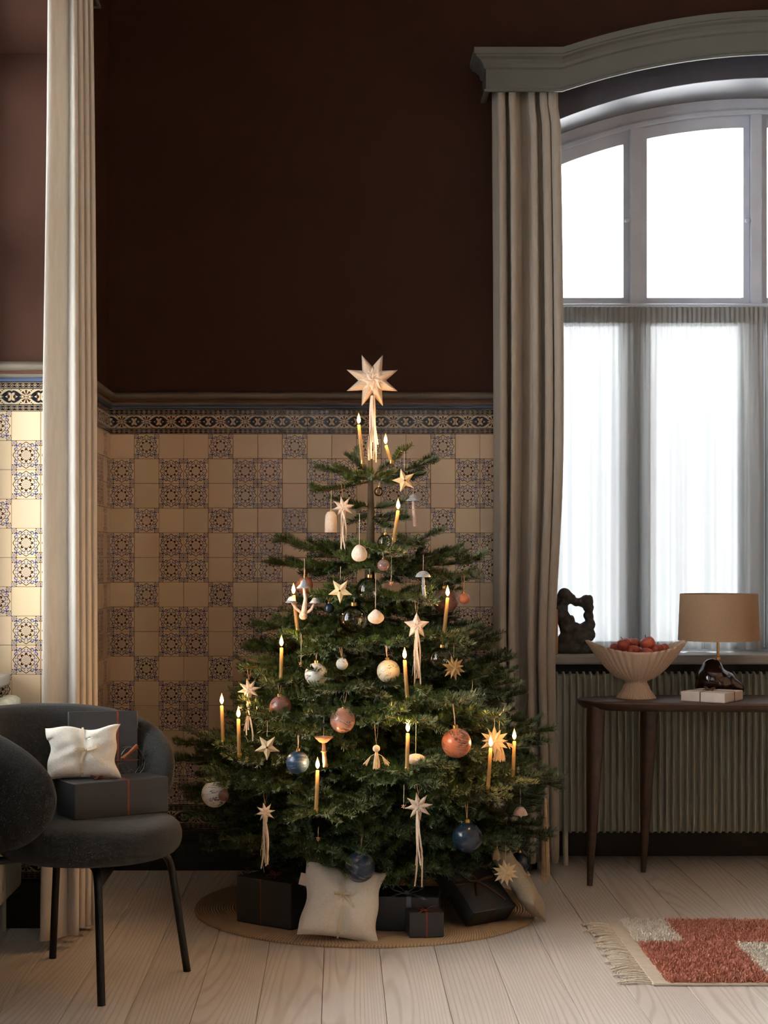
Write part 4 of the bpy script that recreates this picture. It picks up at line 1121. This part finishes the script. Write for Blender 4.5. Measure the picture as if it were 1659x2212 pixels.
def bauble(u, v, r, m, label, loop=30, frac=1.0, kind='ribbon', sup=True, name='bauble', Y=None):
    Y = od(u, v, frac) if Y is None else Y
    c = P(u, v, Y); k = Y / F; R = r * k; t = thing(name, label, 'bauble', c, (random.uniform(-.1, .1), random.uniform(-.1, .1), random.uniform(0, 6)), 'hanging baubles')
    b = MB(); b.sphere((0, 0, 0), R, 36, 24); bo = b.build('ball', m, t, smooth='all'); bo.rotation_euler = (random.uniform(-.7, .7), random.uniform(-.7, .7), 0)
    cr = max(.0035, R * .20); b = MB(); b.lathe([(cr, R * .965), (cr, R * .965 + cr * 1.1), (cr * .8, R * .965 + cr * 1.3), (0, R * .965 + cr * 1.35)], 16); b.build('cap', 'brass', t, True)
    hang(t, (0, 0, R + cr), loop * k, kind)
    if sup: support(c + Vector((0, 0, R + cr + loop * k)))
    return t
BB = [(683, 1457, 25, 'm_white', 'large white bauble with black scratches, left of the trunk', 18, 1.0), (739, 1434, 13, 'm_white', 'small grey-white marbled bauble right of the large white one', 22, 1.0),
      (839, 1450, 25, 'm_cream', 'cream bauble with dark streaks beside the pink tasselled five-pointed star', 26, .95), (606, 1527, 24, 'm_plum', 'dusky plum-brown marbled bauble at the left under a branch', 20, 1.0),
      (740, 1556, 27, 'm_rose', 'rose marbled bauble glinting near the middle of the tree', 32, 1.03), (986, 1605, 32, 'm_copper', 'large copper bauble at the right with a candle reflection', 46, 1.04),
      (643, 1647, 25, 'm_blue', 'blue marbled bauble between the paper star and the orange mushroom', 34, 1.03), (464, 1715, 29, 'm_white', 'white black-veined bauble at the far lower left tip', 16, .9),
      (777, 1873, 33, 'm_blue', 'large blue marbled bauble hanging lowest above the ivory pouch', 48, 1.0), (1009, 1809, 33, 'm_navy', 'large glossy dark blue bauble low on the right', 38, 1.0),
      (1120, 1864, 23, 'm_navy', 'dark blue bauble in shadow behind the lowest paper star', 16, .55), (828, 1221, 13, 'm_mix', 'tiny copper and blue swirled bauble beside the upper trunk', 14, 1.25),
      (1003, 1293, 12, 'm_copper', 'tiny copper bauble hanging from the long right branch', 36, 1.0), (962, 1298, 27, 'm_plum', 'dark brown bauble behind the right-hand upper candle', 14, .62),
      (658, 1264, 18, 'm_copper', 'copper bauble behind the triple mushroom', 14, .45), (711, 1314, 11, 'm_navy', 'tiny dark blue bauble tucked behind the smoky glass ball', 10, 1.0),
      (483, 1719, 12, 'm_plum', 'tiny brown bauble in front of the white one at the lower left', 18, 1.06), (1030, 1566, 18, 'm_plum', 'brown bauble half hidden behind a branch right of the copper one', 14, .5)]
for u, v, r, m, lb, lo, fr in BB: bauble(u, v, r, m, lb, lo, fr, Y={777: 5.39, 740: od(740, 1556, 1.1)}.get(u))
GB = [(797, 1275, 28, 'g_clear', 'clear amber-tinted glass ball beside the bare upper trunk', 14, 1.0), (763, 1338, 31, 'g_smoke', 'large smoky glass ball in the centre of the upper tree', 12, 1.0), (617, 1393, 24, 'g_amber', 'amber glass ball behind the candle on the left', 14, .7),
      (1070, 1735, 27, 'g_smoke', 'olive glass ball deep in the lower right branches', 12, .8), (952, 1424, 26, 'g_clear', 'clear glass ball beside the folded gold paper star', 14, .97), (832, 1172, 17, 'g_clear', 'small clear glass ball at the foot of the upper candle', 8, 1.2), (818, 1062, 10, 'g_smoke', 'tiny ribbed glass drop under the top whorl', 8, 1.0)]
for u, v, r, m, lb, lo, fr in GB: bauble(u, v, r, m, lb, lo, fr, 'thread', sup=v > 1250, name='glass_bauble')

# ---- folded paper stars
MT['paper'] = mat('ivory_folded_paper', srgb(232, 206, 162), .75, .06, 60, trans=.15)
MT['paper_gold'] = mat('straw_gold_paper', srgb(196, 164, 116), .7, .1, 60)
MT['felt_cream'] = mat('cream_felt', srgb(222, 200, 178), .95, .08, 200, .5, 220, sheen=.2)
MT['felt_sand'] = mat('sand_felt', srgb(200, 178, 154), .95, .1, 200, .5, 220, sheen=.2)
MT['felt_blue'] = mat('pale_blue_grey_felt', srgb(156, 160, 164), .95, .2, 120, .5, 220)
MT['felt_pink'] = mat('pale_pink_felt', srgb(216, 188, 174), .95, .1, 120, .5, 220)
MT['felt_orange'] = mat('peach_felt', srgb(212, 150, 112), .95, .15, 120, .5, 220)
MT['raffia'] = mat('blond_raffia', srgb(214, 186, 146), .8, .2, 80)
MT['wool'] = mat('raw_wool_strips', srgb(220, 198, 170), .95, .12, 120)
def star_mb(R, n, ratio, depth, rot=0.0, mb=None, y=0.0, notch=.0):
    mb = mb or MB(); vs = [(0, y - depth, 0), (0, y + depth, 0)]
    for i in range(2 * n):
        a = PI / 2 + rot + PI * i / n; r = R if i % 2 == 0 else R * ratio; vs.append((r * math.cos(a), y, r * math.sin(a)))
    m = 2 * n; fs = []
    for i in range(m): j = (i + 1) % m; fs += [(0, 2 + i, 2 + j), (1, 2 + j, 2 + i)]
    return mb.add(vs, fs)
def puffy_star(R, n, ratio, depth, rot=0.0, y=0.0):
    mb = MB(); per = 12; m = n * per; nr = 12; vs = []
    def rad(a):
        f = (a / (2 * PI / n)) % 1.0; f = abs(f - .5) * 2          # 1 at a point, 0 in a notch
        a1 = (1 - f) * PI / n; r0, r1 = R, R * ratio
        # straight edge between tip and notch
        x0, y0, x1, y1 = r0, 0, r1 * math.cos(PI / n), r1 * math.sin(PI / n)
        t_ = math.tan(a1); k_ = (t_ * x0 - y0) / ((y1 - y0) - t_ * (x1 - x0)) if a1 > 1e-6 else 0
        px, py = x0 + (x1 - x0) * k_, y0 + (y1 - y0) * k_
        return math.hypot(px, py)
    for sgn in (-1, 1):
        for j in range(nr + 1):
            rho = j / nr
            for i in range(m):
                a = 2 * PI * i / m; rr = rad(a); q = rr * rho
                f = abs(((a / (2 * PI / n)) % 1.0) - .5) * 2
                dd = min(1.0, (rr - q) * (.42 + .35 * (1 - f)) / (.26 * R)); th = depth * math.sqrt(max(0, 1 - (1 - dd) ** 2)) * (1 + .08 * math.sin(5 * a + 9 * rho))
                aa = PI / 2 + rot + a
                vs.append((q * math.cos(aa), y + sgn * (th + .0004), q * math.sin(aa)))
    o = (nr + 1) * m; fs = []
    for s_ in (0, 1):
        for j in range(nr):
            for i in range(m): fs.append((s_ * o + j * m + i, s_ * o + j * m + (i + 1) % m, s_ * o + (j + 1) * m + (i + 1) % m, s_ * o + (j + 1) * m + i))
    for i in range(m): fs.append((nr * m + i, nr * m + (i + 1) % m, o + nr * m + (i + 1) % m, o + nr * m + i))
    return mb.add(vs, fs)
def paper_star(u, v, r, n, label, rot=0, loop=40, frac=1.04, second=False, m='paper', yaw=0, sup=True, Y=None):
    Y = od(u, v, frac) if Y is None else Y; c = P(u, v, Y); k = Y / F; R = r * k
    t = thing('paper_star', label, 'star ornament', c, (0, 0, yaw), 'folded paper stars')
    star_mb(R, n, .42, R * .24, rot).build('folded_star', m, t)
    if second: star_mb(R * .86, n, .40, R * .30, rot + PI / n, None, -.004).build('front_star', m, t)
    b = MB(); b.lathe([(R * .05, -R * .26), (R * .09, -R * .24), (R * .05, -R * .22)], 5, (0, 0, 0), 'y'); b.build('centre_fold', 'bark', t)
    hang(t, (0, 0, R * .8), loop * k)
    if sup: support(c + Vector((0, 0, R * .8 + loop * k)))
paper_star(873, 1038, 27, 5, 'ivory five-pointed paper star under the upper right branch', .30, 42, 1.35, sup=False, yaw=.2)
paper_star(735, 1276, 28, 5, 'ivory five-pointed paper star left of the clear glass ball', .62, 30, 1.15, yaw=-.2, sup=False)
paper_star(577, 1614, 29, 5, 'ivory five-pointed paper star beneath the left candles', .62, 36, 1.06)
paper_star(980, 1443, 28, 6, 'straw gold many-pointed paper star on the right', .2, 30, 1.0, True, 'paper_gold', .3)
paper_star(1092, 1885, 30, 6, 'many-pointed paper star hanging lowest at the right above the linen pouch', .15, 36, .9, True, Y=5.50)
paper_star(1068, 1600, 33, 6, 'glowing gold paper star behind the right pair of candles', .0, 26, 1.0, True, 'paper')

# ---- comet stars with tails
def tail(t, L, n, m, x0=0, z0=0, w=.007, spread=.010, y=-.006):
    for i in range(n):
        dx = (i - (n - 1) / 2) * spread / max(1, n - 1) * 2; Li = L * random.uniform(.68, 1.0); ph = random.uniform(0, 6)
        b = MB(); b.strip([(x0 + dx * q * 1.2 + .004 * math.sin(5 * q + ph), y - .0025 * i + .004 * math.sin(4 * q + ph), z0 - Li * q) for q in [k / 10 for k in range(11)]], [w * (1 - .35 * k / 10) for k in range(11)], .0010, [(math.cos(.8 * math.sin(3 * k / 10 + ph)), math.sin(.8 * math.sin(3 * k / 10 + ph)), 0) for k in range(11)])
        b.build('tail_strip', m, t, True)
    b = MB()
    for i in range(5):
        ph = random.uniform(0, 6); Li = L * random.uniform(.5, .95)
        b.tube([(x0 + random.uniform(-.004, .004) + .014 * q * math.sin(4 * q + ph), y + .003, z0 - Li * q) for q in [k / 8 for k in range(9)]], .0006, 4)
    stuff(b.build('loose_threads', m, t))
def comet(u, v, r, n, vt, label, rot=0.0, m='wool', loop=26, frac=1.06, ntail=4, puff=.22, ratio=.46, sup=True, w=.007):
    Y = od(u, v, frac); c = P(u, v, Y); k = Y / F; R = r * k
    t = thing('tasselled_star', label, 'star ornament', c, (0, 0, random.uniform(-.15, .15)), 'fabric stars with tails')
    puffy_star(R, n, ratio, R * puff, rot).build('fabric_star', m, t, smooth='all')
    tail(t, (vt - v) * k, ntail, m, 0, -R * .25, w)
    hang(t, (0, 0, R * .8), loop * k, 'ribbon')
    if sup: support(c + Vector((0, 0, R * .8 + loop * k)))
comet(741, 1096, 25, 8, 1203, 'white eight-pointed star with long tail beside the felt bell', .2, 'felt_cream', 30, 1.5, sup=False)
comet(538, 1490, 26, 8, 1605, 'pale eight-pointed star with ragged tail at the far left branch tip', .2, 'felt_cream', 26, 1.12)
comet(573, 1755, 22, 8, 1893, 'small sand eight-pointed star with white tail, lower left', .2, 'wool', 26, 1.05)
comet(904, 1742, 31, 8, 1908, 'sand eight-pointed star with long white tail, lower centre right', .15, 'felt_sand', 26, 1.06)
comet(900, 1352, 29, 5, 1477, 'stuffed peach five-pointed star with fringed tail right of the trunk', 0, 'felt_cream', 34, 1.1, 6, .34, .48)
# tree topper
Yt = 5.885; c = P(804, 822, Yt); k = Yt / F
tt = thing('tree_topper_star', 'large stuffed linen eight-pointed star with long tail on the treetop', 'tree topper', c, (0, 0, .05))
puffy_star(60 * k, 8, .50, 17 * k, PI / 8).build('outer_star', 'felt_sand', tt, smooth='all')
puffy_star(31 * k, 8, .66, 17 * k, 0, -.004).build('inner_star', 'felt_cream', tt, smooth='all')
tail(tt, 146 * k, 10, 'felt_cream', 0, -34 * k, .009, .015, -.008)

# ---- felt ornaments
Y = od(715, 1127, 1.6); c = P(715, 1127, Y); k = Y / F
t = thing('felt_bell', 'white felt bell hanging left of the upper trunk', 'bell', c); b = MB(); b.lathe([(0.0001, 23 * k), (8 * k, 21 * k), (12 * k, 14 * k), (13 * k, 0), (13.5 * k, -23 * k), (12 * k, -23 * k), (11 * k, 0)], 24); b.build('bell_body', 'felt_cream', t, smooth='all')
b = MB(); b.sphere((0, 0, 24 * k), .004, 10, 8); b.build('bead', 'brass', t, True); hang(t, (0, 0, 26 * k), 42 * k)
def pebble(u, v, rx, rz, label, loop, frac, fn=None, sup=True):
    Y = od(u, v, frac); c = P(u, v, Y); k = Y / F; t = thing('felt_pebble', label, 'pebble ornament', c, (0, 0, random.uniform(-.3, .3)), 'felt pebbles')
    b = MB(); b.sphere((0, 0, 0), (rx * k, rx * k * .9, rz * k), 24, 16, fn=fn); b.build('pebble_body', 'felt_cream', t, smooth='all'); hang(t, (0, 0, rz * k * .95), loop * k)
    if sup: support(c + Vector((0, 0, rz * k + loop * k)))
pebble(776, 1196, 17, 18, 'round white felt pebble beside the upper trunk', 70, 1.5, lambda d: 1 + .06 * math.sin(3 * d.x + 2 * d.z), False)
pebble(811, 1331, 19, 17, 'heart-shaped white felt pebble right of the smoky glass ball', 76, 1.2, lambda d: 1 - .10 * max(0, d.z) - (.30 * max(0, d.z + .3)) * abs(d.x) + .05 * d.x, False)
pebble(898, 1640, 21, 12, 'flat white felt pebble right of the centre candle', 72, 1.04)
def mushroom(u, v, capw, caph, stem, label, capm, stemm, loop, frac, prof='dome', sup=True, lean=.006):
    Y = od(u, v, frac); c = P(u, v, Y); k = Y / F; t = thing('felt_mushroom', label, 'mushroom ornament', c, (0, 0, random.uniform(-.2, .2)), 'felt mushrooms')
    R, H, S = capw * k / 2, caph * k, stem * k
    if prof == 'dome': pr = [(0.0001, H), (R * .45, H * .88), (R * .8, H * .5), (R, .0), (R * .9, -.001), (R * .2, H * .2)]
    elif prof == 'bell': pr = [(0.0001, H), (R * .35, H * .8), (R * .55, H * .4), (R, 0), (R * .92, -.001), (R * .2, H * .25)]
    else: pr = [(0.0001, H * .75), (R * .7, H * .9), (R, H), (R * .95, H * .8), (R * .45, H * .15), (R * .15, 0)]
    b = MB(); b.lathe(pr, 24); b.build('cap', capm, t, smooth='all')
    if S > .004:
        b = MB(); b.tube([(0, 0, H * .25), (lean * .2, 0, -S * .4), (lean, 0, -S)], [R * .16, R * .22, R * .26], 10); b.sphere((lean * .2, 0, -S * .35), (R * .32, R * .32, R * .12), 12, 6); b.build('stem', stemm, t, smooth='all')
    hang(t, (0, 0, H), loop * k)
    if sup: support(c + Vector((0, 0, H + loop * k)))
    return t, k
mushroom(893, 1082, 34, 16, 55, 'pale grey felt mushroom behind the upper right candle', 'felt_blue', 'felt_pink', 24, .6, 'bell', False)
mushroom(914, 1246, 34, 13, 57, 'blue-grey felt mushroom with ringed stem on the right', 'felt_blue', 'felt_blue', 34, 1.1, 'dome', False)
mushroom(699, 1605, 40, 14, 52, 'peach felt mushroom with cupped cap, middle left', 'felt_orange', 'felt_orange', 46, 1.04, 'cup')
mushroom(1124, 1760, 32, 18, 3, 'small pink felt mushroom cap near the right branch tip', 'felt_pink', 'felt_pink', 52, .9, 'dome')
t, k = mushroom(657, 1270, 32, 20, 0, 'triple white felt mushroom hanging before the left candle', 'felt_blue', 'felt_pink', 44, 1.15, 'bell', False)
for dx, dz in ((-28, -32), (24, -33)):
    b = MB(); b.lathe([(0.0001, 13 * k), (6 * k, 11 * k), (9 * k, 5 * k), (13 * k, 0), (11 * k, 0)], 18, (dx * k, 0, dz * k)); b.build('cap', 'felt_blue', t, smooth='all')
b = MB(); b.tube([(0, 0, 0), (3 * k, 0, -24 * k), (0, 0, -48 * k), (-2 * k, 0, -64 * k)], [3 * k, 4 * k, 6 * k, 8 * k], 10); b.tube([(-27 * k, 0, -30 * k), (-18 * k, 0, -44 * k), (-4 * k, 0, -56 * k)], 3 * k, 8); b.tube([(23 * k, 0, -31 * k), (16 * k, 0, -46 * k), (3 * k, 0, -56 * k)], 3 * k, 8); b.sphere((-2 * k, 0, -60 * k), 9 * k, 12, 8); b.build('stem', 'felt_pink', t, smooth='all')

# ---- raffia figures and tassels
def strands(mb, top, L, r0, r1, n, th=.0009):
    top = Vector(top)
    for i in range(n):
        a = 2 * PI * i / n * 2.4; q = math.sqrt((i + .5) / n); Li = L * random.uniform(.88, 1.03)
        mb.tube([top + Vector((math.cos(a) * r0 * q, math.sin(a) * r0 * q, 0)), top + Vector((math.cos(a) * (r0 * .3 + r1 * .7) * q, math.sin(a) * (r0 * .3 + r1 * .7) * q, -Li * .6)), top + Vector((math.cos(a) * r1 * q, math.sin(a) * r1 * q, -Li))], th, 4)
Y = od(813, 1632, 1.05); c = P(813, 1617, Y); k = Y / F
t = thing('raffia_doll', 'raffia doll with round head and fanned skirt, centre of the tree', 'doll ornament', c)
b = MB(); b.sphere((0, 0, 0), 8 * k, 14, 10); b.build('head', 'raffia', t, smooth='all')
b = MB(); strands(b, (0, 0, -6 * k), 38 * k, 2.5 * k, 9 * k, 30); stuff(b.build('skirt', 'raffia', t))
for s in (-1, 1):
    b = MB()
    for i in range(16): b.tube([(0, 0, -10 * k), (s * 12 * k, 0, -16 * k), (s * (24 + random.uniform(-5, 5)) * k, random.uniform(-3, 3) * k, (-34 + random.uniform(-3, 3)) * k)], .0008, 4)
    stuff(b.build('arm', 'raffia', t))
hang(t, (0, 0, 8 * k), 50 * k, 'ribbon'); support(c + Vector((0, 0, 58 * k)))
Y = od(1076, 1610, .98); c = P(1078, 1596, Y); k = Y / F
t = thing('raffia_angel', 'raffia angel with flared skirt behind the gold paper star', 'doll ornament', c)
b = MB(); b.sphere((0, 0, 0), 8 * k, 14, 10); b.build('head', 'raffia', t, smooth='all')
b = MB(); strands(b, (0, 0, -6 * k), 42 * k, 3 * k, 15 * k, 46); stuff(b.build('skirt', 'raffia', t))
for s in (-1, 1):
    b = MB()
    for i in range(18): b.tube([(0, 0, -6 * k), (s * 16 * k, 0, -8 * k), (s * (26 + random.uniform(-3, 8)) * k, random.uniform(-3, 3) * k, (-16 + random.uniform(-8, 4)) * k)], .0008, 4)
    stuff(b.build('arm', 'raffia', t))
hang(t, (0, 0, 8 * k), 30 * k)
def tassel(u, v, L, label, loop, frac, r=8, m='raffia', Y=None):
    Y = od(u, v, frac) if Y is None else Y; c = P(u, v, Y); k = Y / F; t = thing('tassel', label, 'tassel', c, (0, 0, 0), 'raffia tassels')
    b = MB(); b.tube([(0, 0, 0), (0, 0, -L * .22 * k)], [2.5 * k, 4 * k], 8); b.build('binding', m, t, True)
    b = MB(); strands(b, (0, 0, -L * .18 * k), L * .82 * k, 3.5 * k, r * k, 34); stuff(b.build('fringe', m, t)); hang(t, (0, 0, 0), loop * k)
tassel(1178, 1724, 182, 'long blond tassel hanging from the right-most branch tip', 22, 1.0, 11, 'raffia', 5.88)
tassel(1072, 1826, 32, 'short straw tassel below the low right branches', 20, .8, 9)
# ---- tiny beads on threads
for u, v, L, lb in ((845, 1260, 56, 'tiny bead star hanging on a thread right of the clear glass ball'), (650, 1434, 60, 'tiny bead on a thread left of the large white bauble'), (687, 1812, 22, 'tiny wooden bead drop below the lowest left candle'), (872, 1742, 44, 'tiny bead on a thread left of the large sand star'), (1020, 1495, 20, 'tiny bead drop under the right branches')):
    Y = od(u, v, 1.06); c = P(u, v, Y); k = Y / F; t = thing('bead_drop', lb, 'bead', c, (0, 0, 0), 'bead drops')
    star_mb(6 * k, 6, .5, 3 * k).build('bead', 'm_rose', t); hang(t, (0, 0, 4 * k), L * k)

# ---- candles
MT['wax'] = mat('honey_beeswax', srgb(170, 134, 80), .5, .08, 60, trans=.12)
MT['wick'] = mat('burnt_wick', (.01, .008, .006), .9)
def flame_mat():
    m, nt, out = new_mat('candle_flame'); e = N(nt, 'ShaderNodeEmission')
    tc = nt.nodes.new('ShaderNodeTexCoord'); sx = nt.nodes.new('ShaderNodeSeparateXYZ'); nt.links.new(tc.outputs['Object'], sx.inputs[0])
    rp = nt.nodes.new('ShaderNodeValToRGB'); nt.links.new((E(nt, sx.outputs[2]) / .039).s, rp.inputs[0])
    cr = rp.color_ramp; cr.elements[0].color = (1.2, .42, .08, 1); cr.elements[1].color = (2.0, .70, .12, 1)
    for p_, c_ in ((.2, (5, 3.0, 1.2, 1)), (.55, (5, 3.2, 1.3, 1)), (.8, (3.2, 1.5, .35, 1))):
        q_ = cr.elements.new(p_); q_.color = c_
    nt.links.new(rp.outputs[0], e.inputs[0]); e.inputs[1].default_value = 1.0
    nt.links.new(e.outputs[0], out.inputs[0]); return m
MT['flame'] = flame_mat()
CN = [(775, 918, 783, 1000, 'candle rising left of the treetop star tail', 1.2), (833, 962, 846, 1000, 'short leaning candle right of the treetop star tail', .6), (860, 1103, 850, 1168, 'candle on the upper right, below the ivory paper star', 1.2), (634, 1286, 643, 1364, 'candle behind the triple felt mushroom', .95),
      (608, 1399, 607, 1476, 'candle in front of the amber glass ball on the left', 1.0), (967, 1291, 959, 1371, 'candle in front of the dark brown bauble, upper right', 1.0), (874, 1426, 880, 1510, 'candle just below the peach five-pointed star', 1.08), (479, 1524, 482, 1606, 'left-most candle, at the tip of a long branch', .9),
      (515, 1553, 517, 1634, 'candle right beside the left-most one, slightly lower', 1.0), (881, 1584, 879, 1664, 'candle left of the flat felt pebble, in the middle', 1.08), (686, 1664, 683, 1753, 'lowest candle, in front below the peach mushroom', 1.06), (1060, 1616, 1054, 1703, 'candle in front of the glowing gold star', 1.06), (1111, 1601, 1108, 1682, 'right-most candle, beside the glowing gold star', .95)]
for u0, v0, u1, v1, lb, fr in CN:
    Y = od((u0 + u1) / 2, v1, fr); a, p = P(u0, v0, Y), P(u1, v1, Y); ax = (a - p); L = ax.length; ax.normalize()
    t = thing('tree_candle', 'lit honey ' + lb, 'candle', p, (0, 0, 0), 'lit tree candles')
    b = MB(); b.tube([ax * 0, ax * (L * .5), ax * (L - .002), ax * L], [.0064, .0063, .006, .0048], 14); b.build('wax', 'wax', t, True)
    b = MB(); b.tube([ax * L, ax * L + Vector((.0005, 0, .006))], .0007, 5); b.build('wick', 'wick', t)
    f = ax * L + Vector((0, 0, .004)); b = MB()
    b.lathe([(0.0001, 0), (.0034, .003), (.0060, .009), (.0066, .014), (.0048, .023), (.0022, .031), (.0001, .039)], 14); b.build('flame', 'flame', t, smooth='all', loc=f)
    b = MB(); b.lathe([(.0072, -.004), (.0082, -.002), (.0074, .003), (.0082, .007), (.0074, .010)], 14); b.tube([(0, 0, -.004), (.002, .006, -.014), (.001, .016, -.018)], .0018, 6); b.build('clip_holder', 'brass', t, True)
    l = bpy.data.lights.new('candle_light', 'POINT'); l.energy = CANDLE_W; l.color = (1.0, .52, .2); l.shadow_soft_size = .008
    o = bpy.data.objects.new('candle_light', l); COL.objects.link(o); o.parent = t; o.location = f + Vector((0, -.009, .018))
    if v1 > 1200: support(p - Vector((0, 0, .012)))
